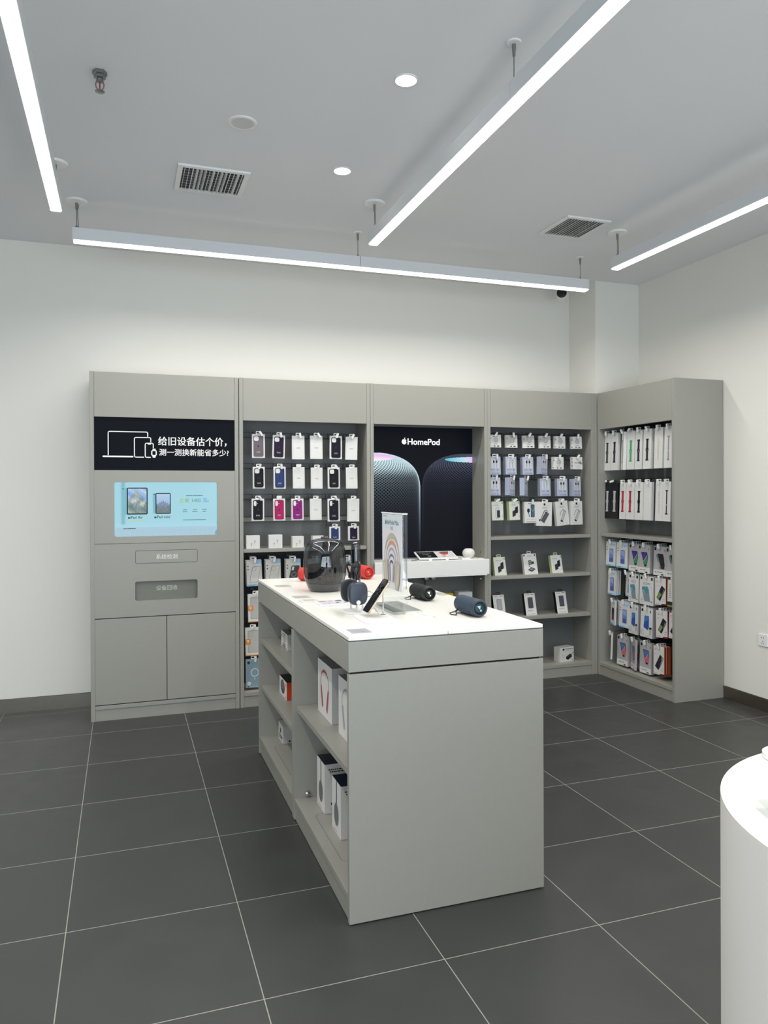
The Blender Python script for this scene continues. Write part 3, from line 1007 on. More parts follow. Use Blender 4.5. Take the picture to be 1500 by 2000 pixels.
MAUVE, PLUM, NAVY, BLUE, BLK, MAG, PUR = '6a6068', '23102f', '0e1120', '283a66', '0a0c13', 'a51a58', '841c72'
rows = [
    [(1.137, 1.976, .093, .174, MAUVE, 'boxed mauve phone case, leftmost in the top row', 0), (1.290, 1.971, .091, .171, PLUM, 'boxed dark plum phone case, second in the top row', 2),
     (1.434, 1.970, .094, .175, None, 'white box with a clear phone case, third in the top row', 0), (1.572, 1.973, .094, .174, None, 'white box with a clear phone case, fourth in the top row', 0),
     (1.725, 1.974, .094, .174, NAVY, 'boxed navy phone case, fifth in the top row', 1), (1.849, 1.970, .091, .174, None, 'white box with a clear phone case, right end of the top row', 1.5)],
    [(1.139, 1.737, .087, .159, BLK, 'boxed black phone case, leftmost in the second row', 0), (1.293, 1.739, .089, .163, BLUE, 'boxed blue phone case in the second row', 0),
     (1.437, 1.737, .088, .159, None, 'white box with a clear phone case, third in the second row', 0), (1.575, 1.734, .088, .158, None, 'white box with a clear phone case, fourth in the second row', .5),
     (1.707, 1.736, .092, .160, BLK, 'boxed black phone case, fifth in the second row', 0), (1.848, 1.737, .089, .161, None, 'white box with a clear phone case, right end of the second row', 0)],
    [(1.132, 1.504, .091, .163, BLK, 'boxed black phone case, leftmost in the third row', .5), (1.289, 1.503, .088, .162, MAG, 'boxed crimson pink phone case in the third row', 0),
     (1.426, 1.502, .092, .160, PUR, 'boxed bright purple phone case in the third row', 0), (1.566, 1.501, .088, .159, None, 'white box with a clear phone case, fourth in the third row', 0),
     (1.705, 1.500, .092, .172, NAVY, 'boxed navy phone case, fifth in the third row', 0), (1.860, 1.499, .091, .174, None, 'white box with a clear phone case, right end of the third row', .5)],
]
for rI, row in enumerate(rows):
    for (x, z, w_, h_, c_, words, sw) in row:
        case_pack((x, .325, z), w_, h_, c_, words, pill=(rI == 2), rot=(R(-2), R(sw), R(-14 if (words.endswith('end of the top row') or words.endswith('end of the third row')) else random.uniform(-3, 3))))
        hook(c2, x - .989 + .006, z + .012, .046, .274, random.choice((-35, -10, 5, 20, 70)))
for x, z, w_, h_, c_, words in ((1.713, 1.288, .083, .101, BLUE, 'small boxed blue card wallet below the case rows'), (1.861, 1.289, .085, .108, PLUM, 'small boxed plum card wallet below the case rows')):
    mb = MB().box(-w_ / 2, 0, -h_, w_ / 2, .014, 0, CARD)
    o = hang(mb, 'card_wallet_box', words, 'wallet', 'card wallet boxes', (x, .325, z), (R(-2), 0, R(random.uniform(-4, 4))))
    cb = MB().prism(rrect(-.029, -h_ * .93, .029, -h_ * .1, .006), .0002, .003, mat('case_' + c_, c_, 0.45), 'xz')
    Art(cb, FRONT @ Matrix.Translation((0, 0, .003))).bars(0, -h_ * .76, .03, PALE, 2, .002, .005)
    cb.build('card_wallet', o)
    hook(c2, x - .989 + .006, z + .012, .046, .274, 10)
for k, (x, w_, h_) in enumerate(((1.090, .099, .097), (1.255, .100, .098), (1.423, .086, .083), (1.576, .087, .083))):
    mb = MB().box(-w_ / 2, 0, 0, w_ / 2, .045, h_, CARD)
    A = Art(mb)
    for s_, dx, dz in ((1, -.012, -.012), (1, .012, .008)):
        A.circ(dx, h_ / 2 + dz, .0065, PALE, .005)
        A.circ(dx + .001, h_ / 2 + dz, .003, MID, .0024)
        A.line([(dx + .002, h_ / 2 + dz - .003), (dx - .003, h_ / 2 + dz - .022)], .0035, PALE)
        A.line([(dx + .004, h_ / 2 + dz - .004), (dx + .0, h_ / 2 + dz - .02)], .0012, MID)
    o = mb.build('earbud_box', None, bevel=.001)
    o.location = (x, .292, 1.1402)
    o.rotation_euler = (0, 0, R(random.uniform(-3, 3)))
    tag(o, ['white earbud box, leftmost on the shelf under the phone cases', 'white earbud box, second on the shelf under the phone cases', 'smaller white earbud box, third on the shelf under the phone cases', 'white earbud box half hidden behind the dark dome speaker'][k], 'box', 'earbud boxes')

# lower phone case packs
SKY = mat('sky_print', '8fb9d3', 0.5)
LBL = mat('blue_print', '4c86b0', 0.5)
def outline_pack(x, z, words, dark, rot, n):
    for q in range(n):
        mb = MB().box(-.056, 0, -.190, .056, .016, 0, CARD2)
        A = Art(mb)
        A.rr(.012, -.028, .056, 0, .004, SKY)
        A.rect(-.056, -.19, .056, -.176, SKY)
        A.bars(-.02, -.179, .06, LBL, 2, .003, .005)
        A.rr(-.048, -.048, -.040, -.040, .002, INK).rr(-.048, -.07, -.040, -.062, .002, INK)
        A.at(.006, -.105, 0, .22)
        if dark:
            A.rr(-.031, -.058, .031, .058, .010, mat('dark_case_print', '3c3e43', 0.5))
            A.rr(-.025, .022, -.008, .05, .006, CARD2)
            A.ring(0, -.008, .018, .004, MID)
        else:
            A.rrl(-.031, -.058, .031, .058, .010, .0025, MID)
            A.rrl(-.028, .024, .0, .052, .007, .0015, MID)
            A.ring(0, -.008, .018, .0012, PALE)
        w2 = words if q == 0 else words + ', behind the front pack'
        hang(mb, 'phone_case_pack', w2 if q < 2 else words + ', last on its hook', 'phone case', 'phone case packs below the shelf', (x + q * -.004, .325 + q * .021, z + q * .002), (R(-2), R(rot), R(-6 * q)), .042)
    hook(c2, x - .989 + .006, z + .012, .046, .264, 5)
outline_pack(1.099, 1.056, 'white pack with outline phone case, leftmost under the shelf', False, -2, 2)
outline_pack(1.241, 1.056, 'white pack with outline phone case, second under the shelf', False, -1, 2)
outline_pack(1.392, 1.053, 'white pack with dark phone case picture under the shelf', True, 0, 2)
outline_pack(1.560, 1.05, 'white phone case pack hidden behind the dark dome speaker', False, 0, 1)
outline_pack(1.812, 1.05, 'white phone case pack partly hidden behind the capsule speaker', False, 0, 1)
ORANGE = mat('orange_print', 'd98a2b', 0.5)
def orange_pack(x, z, words):
    mb = MB().box(-.058, 0, -.205, .058, .018, 0, CARD)
    A = Art(mb)
    A.rect(-.058, -.205, .058, -.199, ORANGE)
    A.rr(-.04, -.182, .046, -.022, .006, mat('window_edge', '8f8d88', 0.4))
    A.rr(-.037, -.179, .043, -.025, .006, mat('window_grey', 'bab8b3', 0.3))
    A.rrl(-.032, -.068, -.004, -.03, .008, .001, MID)
    A.ring(.006, -.1, .022, .0015, PALE)
    A.rr(-.0575, -.122, -.020, -.084, .002, ORANGE)
    A.bars(-.039, -.09, .022, WHITE, 2, .005, .009)
    A.text('7', -.039, -.116, .018, WHITE)
    o = hang(mb, 'phone_case_pack', words, 'phone case', 'phone case packs below the shelf', (x, .325, z), (R(-2), R(-1), R(-3)), .042)
    hook(c2, x - .989 + .006, z + .012, .046, .264, 50)
orange_pack(1.112, .808, 'white phone case pack with orange tag, upper of the two')
orange_pack(1.092, .564, 'white phone case pack with orange tag, lower of the two')
mb = MB().box(-.059, 0, -.206, .059, .02, 0, mat('blue_grey_pack', '8fa5b0', 0.35))
A = Art(mb)
A.rr(-.05, -.196, .05, -.012, .005, mat('blue_grey_panel', '7f98a6', 0.3))
A.rr(-.047, -.036, -.03, -.016, .002, mat('navy_print', '1d2b44', 0.5))
A.ring(.006, -.098, .03, .0055, CARD)
A.line([(.006, -.135), (.006, -.15)], .005, CARD)
for q in range(6):
    A.circ(-.036 + .008 * cos(q * pi / 3), -.176 + .008 * sin(q * pi / 3), .0065, CARD)
A.circ(-.036, -.176, .007, CARD2)
A.rr(-.046, -.202, -.038, -.196, .002, INK)
hang(mb, 'magnetic_case_pack', 'blue-grey pack with a white ring, lowest in the alcove', 'phone case', None, (1.097, .325, .333), (R(-2), 0, 0), .042)
hook(c2, 1.103 - .989, .345, .046, .264, 0)

# accessory alcove: chargers, cables, hubs
LILAC = mat('lilac_card', 'b0b5c6', 0.45)
LILAC2 = mat('lilac_side', 'a1a8bd', 0.5)
LAV = mat('lavender_ink', '7e88ab', 0.5)
GREEN = mat('green_edge', 'b5c98e', 0.5)
def puck_pack(x, z, words, v):
    mb = MB().box(-.055, 0, -.103, .055, .016, 0, CARD)
    A = Art(mb)
    if v == 4:
        A.rect(-.055, -.103, -.04, 0, PALE)
        for q in range(3): A.rr(-.051, -.02 - q * .03, -.044, -.01 - q * .03, .002, INK)
        A.line([(-.03, -.045), (.03, -.045)], .003, MID).line([(-.025, -.052), (.045, -.052)], .003, MID)
        A.rr(.02, -.05, .044, -.038, .002, MID).rr(.028, -.06, .05, -.05, .002, MID)
        A.bars(.01, -.072, .06, PALE, 3, .002, .006)
        A.bars(.005, -.012, .04, MID, 1, .003)
    else:
        if v == 1: A.poly([(-.055, -.103), (.055, -.02), (.055, 0), (-.055, 0)], GREYCARD)
        elif v == 2: A.poly([(-.055, -.055), (0, -.045), (.055, -.03), (.055, 0), (-.055, 0)], GREYCARD)
        elif v == 3: A.poly([(-.055, -.103), (-.032, -.0), (-.055, 0)], GREYCARD)
        A.circ(.008, -.042, .021, PALE).ring(.008, -.042, .021, .0016, MID).ring(.008, -.042, .013, .001, MID)
        A.bars(.004, -.012, .045, INK, 1, .003, seed=v)
        A.rr(-.047, -.034, -.034, -.024, .002, MID)
        A.bars(.004, -.072, .04, MID, 2, .002, .004)
        A.rr(-.012, -.095, .002, -.088, .002, INK).rr(.018, -.095, .036, -.088, .002, INK)
        if v == 3: A.rr(-.049, -.095, -.043, -.085, .001, INK)
    hang(mb, 'charger_box', words, 'charger', 'square charger boxes', (x, .325, z), (R(-2), R(random.uniform(-2, 2)), 0), .034, BLACK, .004)
    hook(c4, x - 2.967 + .006, z + .012, .046, .274, random.choice((5, 30, -10)))
for k, (x, v, words) in enumerate(((3.065, 0, 'square white charger box, left end of the top accessory row'), (3.215, 1, 'square white charger box with diagonal grey flash, second in the top row'), (3.372, 2, 'square white charger box with grey sweep, third in the top row'),
                                   (3.527, 2, 'square white charger box, fourth in the top accessory row'), (3.671, 3, 'square white charger box with grey wedge, fifth in the top row'), (3.831, 3, 'square white charger box, right end of the top accessory row'))):
    puck_pack(x, 2.011, words, v)
puck_pack(3.654, 1.836, 'square white charger box in the second accessory row', 3)
puck_pack(3.837, 1.838, 'square white cable box with two plugs, right end of second row', 4)
def cable_pack(x, z, words, yaw, dark=True, sw=0, n=1):
    h_ = .146
    mb = MB().box(-.05, 0, -h_, .05, .04, 0, LILAC2)
    A = Art(mb)
    A.rect(-.05, -h_, .05, 0, LILAC)
    A.rr(-.034, -.093, .038, -.022, .003, mat('pale_panel', 'c9ccd3', 0.5))
    for q in (-.012, .014):
        A.rr(q - .007, -.052, q + .007, -.030, .005, INK if dark else MID)
        if not dark: A.rr(q - .0045, -.049, q + .0045, -.033, .003, CARD)
        A.rr(q - .003, -.034, q + .003, -.026, .001, MID)
        A.line([(q, -.052), (q, -.088)], .004, MID)
    A.bars(-.02, -.102, .04, LAV, 2, .0025, .006)
    A.circ(.022, -.106, .007, LAV)
    A.bars(-.012, -.132, .04, LAV, 1, .005)
    A.rr(.014, -.138, .034, -.131, .002, LAV)
    hang(mb, 'cable_box', words, 'cable', 'lilac cable boxes', (x, .325, z), (R(-2), R(sw), R(yaw)), .04, WHITE, .01)
    hook(c4, x - 2.967 + .006, z + .012, .046, .274, random.choice((-8, 10)))
for x, z, words, yaw, dk, sw in ((3.065, 1.833, 'lilac cable box, left end of the second accessory row', 0, True, 0), (3.211, 1.834, 'lilac cable box with white plugs, second in the second row', 0, False, 0), (3.368, 1.833, 'lilac cable box, third in the second accessory row', 0, True, 0),
                                 (3.523, 1.835, 'lilac cable box turned sideways in the second accessory row', 26, True, 5), (3.063, 1.663, 'lilac cable box, left end of the third accessory row', 0, True, 0),
                                 (3.222, 1.660, 'lilac cable box turned sideways, second in the third row', 34, True, 5), (3.350, 1.657, 'lilac cable box turned furthest, third in the third row', 45, True, 5),
                                 (3.531, 1.656, 'lilac cable box with white plugs, fourth in the third row', 0, False, 0), (3.694, 1.655, 'lilac cable box, fifth in the third accessory row', 0, True, 0), (3.838, 1.652, 'lilac cable box, right end of the third accessory row', 14, True, 2)):
    cable_pack(x, z, words, yaw, dk, sw)
DKP = mat('dark_device_print', '2b2c32', 0.5)
def green_box(w_, h_, d, var):
    mb = MB().box(-w_ / 2, 0, -h_, w_ / 2, d, 0, GREEN)
    A = Art(mb)
    A.rect(-w_ / 2 + .003, -h_ + .003, w_ / 2 - .003, -.002, CARD)
    A.bars(-.012, -.028, .05, MID, 1, .004)
    A.rr(w_ / 2 - .013, -.022, w_ / 2 - .005, -.006, .002, mat('green_ink', '6f9440', 0.5))
    A.rr(w_ / 2 - .013, -h_ + .022, w_ / 2 - .006, -h_ + .04, .002, PALE)
    if var == 0:
        A.rr(-.006, -.132, .022, -.072, .003, DKP)
        A.line([(.012, -.072), (.010, -.05), (-.016, -.056), (-.018, -.128), (-.012, -.14), (.01, -.136)], .0035, MID)
    else:
        A.poly([(.006, -.052), (.034, -.04), (.034, -.094), (.006, -.104)], INK)
        A.poly([(-.022, -.082), (.010, -.068), (.010, -.116), (-.022, -.13)], DKP)
    return mb
for x, var, yaw, words in ((3.084, 0, 0, 'green-edged power bank box with looped cable, bottom hanging row'), (3.240, 1, 8, 'green-edged power bank box with two devices, bottom hanging row')):
    hang(green_box(.107, .155, .035, var), 'power_bank_box', words, 'power bank', 'power bank boxes', (x, .325, 1.468), (R(-2), R(-1), R(yaw)), .04, GREEN, .01)
    hook(c4, x - 2.967 + .006, 1.482, .046, .274, 60)
mb = MB().box(-.06, 0, -.175, .06, .03, 0, CARD)
A = Art(mb)
A.bars(.0, -.012, .05, INK, 1, .005)
A.circ(-.022, -.072, .013, INK, .018).line([(-.022, -.09), (-.016, -.115)], .005, INK).rr(-.02, -.125, -.01, -.105, .002, MID)
A.rr(-.001, -.128, .035, -.022, .005, DKP).rr(.002, -.125, .032, -.026, .004, mat('teal_print', '3f6678', 0.5))
A.line([(.002, -.06), (.018, -.08), (.032, -.055)], .006, mat('teal_light', '7fa3ad', 0.5))
A.bars(0, -.142, .09, PALE, 1, .004).bars(0, -.162, .09, MID, 1, .004)
hang(mb, 'phone_mount_box', 'white box picturing a black phone mount and teal phone', 'box', None, (3.393, .325, 1.462), (R(-2), 0, 0), .034, BLACK)
hook(c4, 3.399 - 2.967, 1.474, .046, .274, 0)
def hub_box(x, z, w_, h_, sw, yaw, kind, words):
    mb = MB().box(-w_ / 2, 0, -h_, w_ / 2, .032, 0, CARD2)
    A = Art(mb)
    A.rect(-w_ / 2, -h_, w_ / 2, 0, CARD)
    A.rr(-.008, -.03, .008, -.012, .001, INK)
    A.bars(0, -.042, .05, MID, 2, .003, .008)
    for q in (-.03, 0, .03): A.circ(q, -h_ + .018, .004, PALE)
    A.at(0, -h_ * .6, 0)
    if kind == 0:
        A.line([(-.04, -.03), (-.03, -.02), (-.008, .03), (.004, .05), (.022, .05), (.028, .042), (.024, .024)], .005, INK)
        A.rr(-.048, -.042, -.036, -.026, .002, INK)
        A.at(.006, -h_ * .64, -30)
        A.rr(-.019, -.045, .019, .045, .004, DKP).rr(-.015, -.04, .015, .04, .003, mat('device_grey', '55555c', 0.5))
    else:
        A.line([(-.03, .0), (-.012, .038), (.006, .05), (.022, .046), (.024, .03)], .005, MID)
        A.at(.006, -h_ * .62, -28)
        A.rr(-.012, -.05, .012, .05, .004, MID).rr(-.008, -.042, .008, .042, .003, PALE).rr(-.012, -.05, .012, -.038, .003, INK)
    hang(mb, 'hub_box', words, 'adapter', 'adapter hub boxes', (x, .325, z), (R(-2), R(sw), R(yaw)), .044, WHITE)
    hook(c4, x - 2.967 + .006, z + .012, .046, .274, random.choice((60, 5)))
hub_box(3.525, 1.460, .146, .200, 3, 0, 0, 'tilted white hub box with dark device and cable')
hub_box(3.684, 1.465, .128, .204, -5, 6, 1, 'white hub box with slim grey device, left of the pair')
hub_box(3.832, 1.465, .122, .200, 0, 6, 1, 'white hub box with slim grey device, right of the pair')

# boxes leaning back on the accessory shelves
def lean(mb, name, words, cat, group, x, z, yaw, ang, h_, tabm=None, bevel=.0012):
    o = mb.build(name, None, bevel=bevel)
    # the carton stands on its lower front edge, leaning back
    o.rotation_euler = (R(-ang), 0, R(yaw))
    c_, s_ = cos(R(ang)), sin(R(ang))
    o.location = (x + h_ * s_ * -sin(R(yaw)), .315 + h_ * s_ * cos(R(yaw)), z + h_ * c_ + .0005)
    tag(o, words, cat, group)
    if tabm:
        tab(o, .04, tabm, .006)
    return o
LZ = 0.862
for x, yaw, words in ((3.112, 3, 'green-edged power bank box leaning at the left of the upper shelf'), (3.645, 4, 'green-edged power bank box leaning at the right of the upper shelf')):
    lean(green_box(.112, .152, .03, 1), 'power_bank_box', words, 'power bank', 'power bank boxes', x, LZ, yaw, 13, .152, GREEN)
mb = MB().box(-.064, 0, -.172, .064, .03, 0, CARD2)
A = Art(mb)
A.rect(-.064, -.172, .064, 0, CARD)
A.rr(-.058, -.022, -.046, -.008, .002, INK).rr(.044, -.02, .056, -.008, .003, INK)
A.bars(0, -.016, .05, MID, 2, .002, .005)
A.rr(-.018, -.092, .012, -.056, .005, DKP).ring(-.003, -.074, .012, .004, PALE).rr(.012, -.086, .034, -.066, .003, DKP)
A.line([(-.014, -.09), (-.018, -.1), (.004, -.118)], .004, INK)
A.poly([(-.032, -.134), (.004, -.152), (.044, -.130), (.008, -.114)], DKP)
A.poly([(-.016, -.132), (.004, -.142), (.028, -.130), (.008, -.120)], MID)
lean(mb, 'charging_stand_box', 'larger white box picturing a folding charging stand, upper shelf', 'box', None, 3.395, LZ, 3, 13, .172, CARD2)
LZ = 0.522
for k, x in enumerate((3.107, 3.395, 3.692)):
    mb = MB().box(-.052, 0, -.182, .052, .034, 0, BLACK)
    A = Art(mb)
    A.rect(-.052, -.182, .052, 0, CARD)
    A.bars(-.02, -.01, .04, MID, 1, .004).bars(.028, -.008, .03, INK, 1, .005)
    A.rr(-.022, -.124, .026, -.034, .006, mat('phone_back_light', 'a7a7aa', 0.4) if k == 0 else mat('phone_back_dark', '4c4d57', 0.4))
    A.rrl(-.022, -.124, .026, -.034, .006, .002, INK)
    A.bars(-.006, -.138, .06, MID, 2, .003, .006)
    A.bars(0, -.168, .08, PALE, 1, .005)
    lean(mb, 'battery_case_box', ['white box with pale phone picture, left on the lower shelf', 'white box with dark phone picture, middle of the lower shelf', 'white box with dark phone picture, right on the lower shelf'][k], 'box', 'battery boxes on the lower shelf', x, LZ, 3, 13, .182, BLACK)
mb = MB().box(-.078, 0, 0, .078, .075, .122, CARD2)
A = Art(mb)
A.rect(-.078, 0, .078, .122, CARD)
A.rr(-.05, .096, -.028, .112, .002, INK).bars(.025, .109, .09, INK, 1, .006).bars(.03, .092, .07, MID, 1, .003)
A.poly([(-.012, .025), (.012, .014), (.055, .034), (.055, .054), (-.012, .040)][::1], INK)
A.poly([(-.012, .042), (.012, .032), (.055, .054), (.034, .064)], DKP)
A.line([(.05, .06), (.078, .076)], .004, INK)
A.bars(-.045, .06, .02, MID, 1, .003).bars(-.045, .04, .02, MID, 1, .003).circ(.058, .014, .007, MID, .004)
o = mb.build('power_strip_box', None, bevel=.001)
o.location = (3.742, .335, .1082)
o.rotation_euler = (0, 0, R(12))
tag(o, 'white box picturing a black power strip, bottom of the accessory alcove', 'box')

# ------------------------------------------------------------------ side cabinet: watch straps
RZ = R(-90)
def hook5(y, z, tilt=0, y0=.046, y1=.252):
    hook(c5, .262 - y + .004, z, y0, y1, tilt)
def strap_box(y, z, w_, h_, col, words, kind=0, yaw=0, black=False):
    base = BLACK if black else CARD
    mb = MB().box(-w_ / 2, 0, -h_, w_ / 2, .026, 0, base)
    A = Art(mb)
    A.at(0, -h_ * .52)
    if kind == 0:                       # sport strap with the watch opening in the middle
        c_ = mat('strap_' + col, col, 0.5)
        A.rr(-.012, -.083, .012, -.012, .005, c_).rr(-.012, .012, .012, .083, .005, c_)
        A.rr(-.017, .074, .017, .086, .002, c_).rr(-.017, -.086, .017, -.074, .002, c_)
        A.circ(0, 0, .017, c_, .021)
        if col != '0e0f14': A.circ(0, -.004, .003, base)
    elif kind == 1:                     # braided loop, pale print
        c_ = mat('strap_' + col, col, 0.5)
        A.rrl(-.009, -.085, .009, .085, .009, .004, c_)
        for q in range(9): A.rect(-.009, -.075 + q * .018, .009, -.07 + q * .018, c_)
    elif kind == 2:                     # link strap: thin with clasp bars
        c_ = mat('strap_' + col, col, 0.5)
        A.rr(-.006, -.088, .006, .088, .003, c_).rr(-.014, .082, .014, .092, .002, c_).rr(-.014, -.092, .014, -.082, .002, c_)
        A.circ(0, -.02, .004, base)
    o = hang(mb, 'watch_strap_box', words, 'watch strap', 'watch strap boxes', (4.06, y, z), (R(-2), 0, RZ + R(yaw)), .034 if w_ > .06 else .024, BLACK if black else WHITE)
    hook5(y, z + .012, random.choice((-20, 0, 10, 60)) if not black else 75)
for k, (y, w_, col, kind, yaw, words) in enumerate((
        (.202, .098, '2c3a34', 0, 0, 'white watch strap box with dark green strap, leftmost in the upper row'), (.103, .092, '1a1c3a', 0, 0, 'white watch strap box with navy strap, second in the upper row'),
        (-.005, .086, '33343a', 2, -24, 'white watch strap box turned sideways, third in the upper row'), (-.111, .096, '3fa268', 0, 0, 'white watch strap box with a green strap'),
        (-.208, .084, '26272b', 0, 0, 'white watch strap box with slim charcoal strap, fifth in the upper row'), (-.313, .094, '222327', 0, 0, 'white watch strap box with charcoal strap, sixth in the upper row'),
        (-.443, .094, 'd3bfae', 1, 0, 'white watch strap box with peach braided loop, upper row'), (-.556, .094, '8a8793', 2, 0, 'white watch strap box with grey link strap, right end of upper row'))):
    strap_box(y, 2.031, w_, .310, col, words, kind, yaw)
for k, (y, w_, col, kind, yaw, words) in enumerate((
        (.204, .094, 'b9bcb9', 0, 0, 'black watch strap box with pale strap, leftmost in the lower row'), (.107, .092, 'a9adaa', 0, 6, 'black watch strap box with pale strap, second in the lower row'),
        (-.004, .080, 'b0253c', 0, 0, 'white watch strap box with slim red strap, lower row'), (-.100, .104, 'a81b34', 0, 0, 'wider white watch strap box with dark red strap, lower row'),
        (-.210, .102, '0e0f14', 0, 0, 'white watch strap box with black strap, middle of the lower row'), (-.312, .090, None, 9, 0, 'plain white watch strap box in the lower row'),
        (-.447, .080, 'c8c1b8', 1, 0, 'white watch strap box with beige braided loop, lower row'), (-.533, .088, '3b1f30', 2, 0, 'white watch strap box with plum link strap, right end of lower row'))):
    strap_box(y, 1.618, w_, .298, col, words, kind, yaw, black=k < 2)

# screen protectors, several behind each other on every hook
AQUA = mat('aqua_print', 'a9cde2', 0.5)
PHB, PHL = mat('phone_blue_print', '4b5fa8', 0.4), mat('phone_light_print', '93a9d6', 0.4)
INDIGO, EMER = mat('indigo_print', '4a348c', 0.4), mat('emerald_print', '2f8a57', 0.4)
STEELB, CORAL = mat('steel_blue_print', '56709f', 0.4), mat('coral_print', 'd0606a', 0.4)
TEAL, TEAL2 = mat('teal_glass_print', '568c98', 0.4), mat('grey_glass_print', '7f8f98', 0.4)
SIDEG = mat('grey_side', 'a5a3a6', 0.5)
REDS = mat('dark_red_side', '7a1d1e', 0.45)
RUST = mat('rust_side', 'a4491e', 0.45)
def sp_aqua(w_, h_, v=0):
    mb = MB().box(-w_ / 2, 0, -h_ + .02, w_ / 2, .015, 0, CARD2).box(-w_ / 2, 0, -h_, w_ / 2, .015, -h_ + .02, AQUA)
    A = Art(mb)
    A.rect(-w_ / 2, -h_ + .012, w_ / 2, 0, CARD)
    A.rect(-w_ / 2, -h_ + .012, w_ / 2, -h_ + .024, mat('aqua_fade', 'cfe0ea', 0.5))
    A.rect(w_ * .1, -.036, w_ / 2, 0, mat('aqua_corner', 'b6d6e6', 0.5))
    A.bars(w_ * .28, -.02, w_ * .3, LBL, 2, .003, .007).bars(-w_ * .2, -h_ + .01, w_ * .4, LBL, 1, .004)
    A.rr(-w_ * .4, -.052, -w_ * .33, -.044, .001, INK).rr(-w_ * .4, -.072, -w_ * .33, -.064, .001, INK)
    A.at(w_ * .08, -h_ * .56)
    if v == 1: A.rr(-.026, -.05, .026, .05, .006, mat('maroon_print', '5d2030', 0.4)).rr(-.026, 0, .026, .05, .006, INK)
    else: A.rr(-.027, -.055, .027, .055, .006, PHB).rect(-.024, -.02, .024, .05, PHL).poly([(-.024, -.02), (.024, -.02), (.024, .0), (-.024, .018)], mat('phone_mid_print', '6f83c0', 0.4))
    if v == 2: A.line([(-.02, .02), (.02, .045)], .008, CARD)
    return mb
def sp_split(w_, h_, c0, c1):
    mb = MB().box(-w_ / 2, 0, -h_, w_ / 2, .016, 0, SIDEG)
    A = Art(mb)
    A.rect(-w_ / 2, -h_, w_ / 2, 0, mat('silver_card', 'aeacae', 0.45))
    A.rect(-w_ / 2, -h_, w_ / 2, -h_ + .045, CARD)
    A.bars(-w_ * .08, -h_ + .03, w_ * .5, MID, 1, .007)
    A.rr(w_ * .14, -h_ + .004, w_ * .32, -h_ + .014, .002, INK)
    A.rr(-w_ / 2 + .008, -.03, -w_ / 2 + .026, -.008, .002, INK)
    A.poly([(w_ * .34, -.03), (w_ * .39, -.018), (w_ * .44, -.03), (w_ * .39, -.042)], MID)
    for q in range(5): A.rr(-w_ * .42, -.1 - q * .012, -w_ * .38, -.093 - q * .012, .001, MID)
    A.poly([(-w_ * .24, -.056), (w_ * .26, -.056), (w_ * .30, -.07), (w_ * .34, -.105), (w_ * .22, -.165), (w_ * .06, -.165)][::-1], INK)
    A.poly([(-w_ * .22, -.060), (w_ * .24, -.060), (w_ * .27, -.075), (w_ * .0, -.125)][::-1], c0)
    A.poly([(w_ * .28, -.085), (w_ * .33, -.108), (w_ * .26, -.155), (w_ * .04, -.150), (w_ * .0, -.13)][::-1], c1)
    A.line([(w_ * .29, -.078), (-w_ * .01, -.128)], .003, CARD)
    return mb
def sp_dark(w_, h_):
    mb = MB().box(-w_ / 2, 0, -h_, w_ / 2, .016, 0, SIDEG)
    A = Art(mb)
    A.rect(-w_ / 2, -h_, w_ / 2, 0, mat('silver_card', 'aeacae', 0.45))
    A.rect(-w_ / 2, -h_, w_ / 2, -h_ + .045, CARD)
    A.bars(w_ * .05, -h_ + .03, w_ * .5, MID, 1, .007).circ(-w_ * .3, -h_ + .026, .007, MID)
    A.rr(w_ * .14, -h_ + .004, w_ * .34, -h_ + .014, .002, INK)
    A.rr(-w_ / 2 + .008, -.032, -w_ / 2 + .026, -.008, .002, INK)
    A.poly([(w_ * .34, -.03), (w_ * .39, -.018), (w_ * .44, -.03), (w_ * .39, -.042)], MID)
    for q in range(5): A.rr(-w_ * .42, -.1 - q * .012, -w_ * .38, -.093 - q * .012, .001, MID)
    A.poly([(-w_ * .28, -.065), (-w_ * .12, -.06), (w_ * .16, -.165), (w_ * .0, -.165)][::-1], mat('green_grey_print', '5f7f6d', 0.4))
    A.poly([(-w_ * .12, -.125), (-w_ * .02, -.115), (w_ * .08, -.15), (w_ * .0, -.16)][::-1], mat('pink_print', 'b98fa2', 0.4))
    A.poly([(-w_ * .16, -.055), (w_ * .28, -.055), (w_ * .36, -.085), (w_ * .44, -.14), (w_ * .40, -.168), (w_ * .18, -.168)][::-1], mat('dark_phone_print', '23242c', 0.3))
    return mb
def sp_teal(w_, h_):
    mb = MB().box(-w_ / 2, 0, -h_, w_ / 2, .014, 0, CARD2)
    A = Art(mb)
    A.rect(-w_ / 2, -h_, w_ / 2, 0, CARD)
    A.rr(-w_ / 2 + .008, -.030, -w_ / 2 + .028, -.008, .002, INK).rr(w_ / 2 - .028, -.030, w_ / 2 - .008, -.008, .002, INK)
    A.bars(0, -.052, w_ * .55, MID, 2, .004, .010)
    A.line([(w_ * .2, -.075), (w_ * .38, -.085), (w_ * .46, -.18)], .0015, MID)
    A.poly([(-w_ * .3, -.085), (w_ * .08, -.080), (w_ * .18, -.10), (w_ * .3, -.195), (-w_ * .12, -.195), (-w_ * .33, -.1)][::-1], TEAL2)
    A.poly([(-w_ * .3, -.085), (w_ * .08, -.080), (w_ * .18, -.10), (w_ * .21, -.13), (-w_ * .23, -.145), (-w_ * .33, -.1)][::-1], TEAL)
    A.line([(-w_ * .25, -.11), (-w_ * .1, -.13), (-w_ * .2, -.14)], .005, CARD)
    A.circ(-w_ * .3, -.185, .02, CARD).ring(-w_ * .3, -.185, .02, .0015, GREYCARD).bars(-w_ * .3, -.182, .022, MID, 1, .006)
    A.circ(w_ * .4, -.195, .007, MID)
    return mb
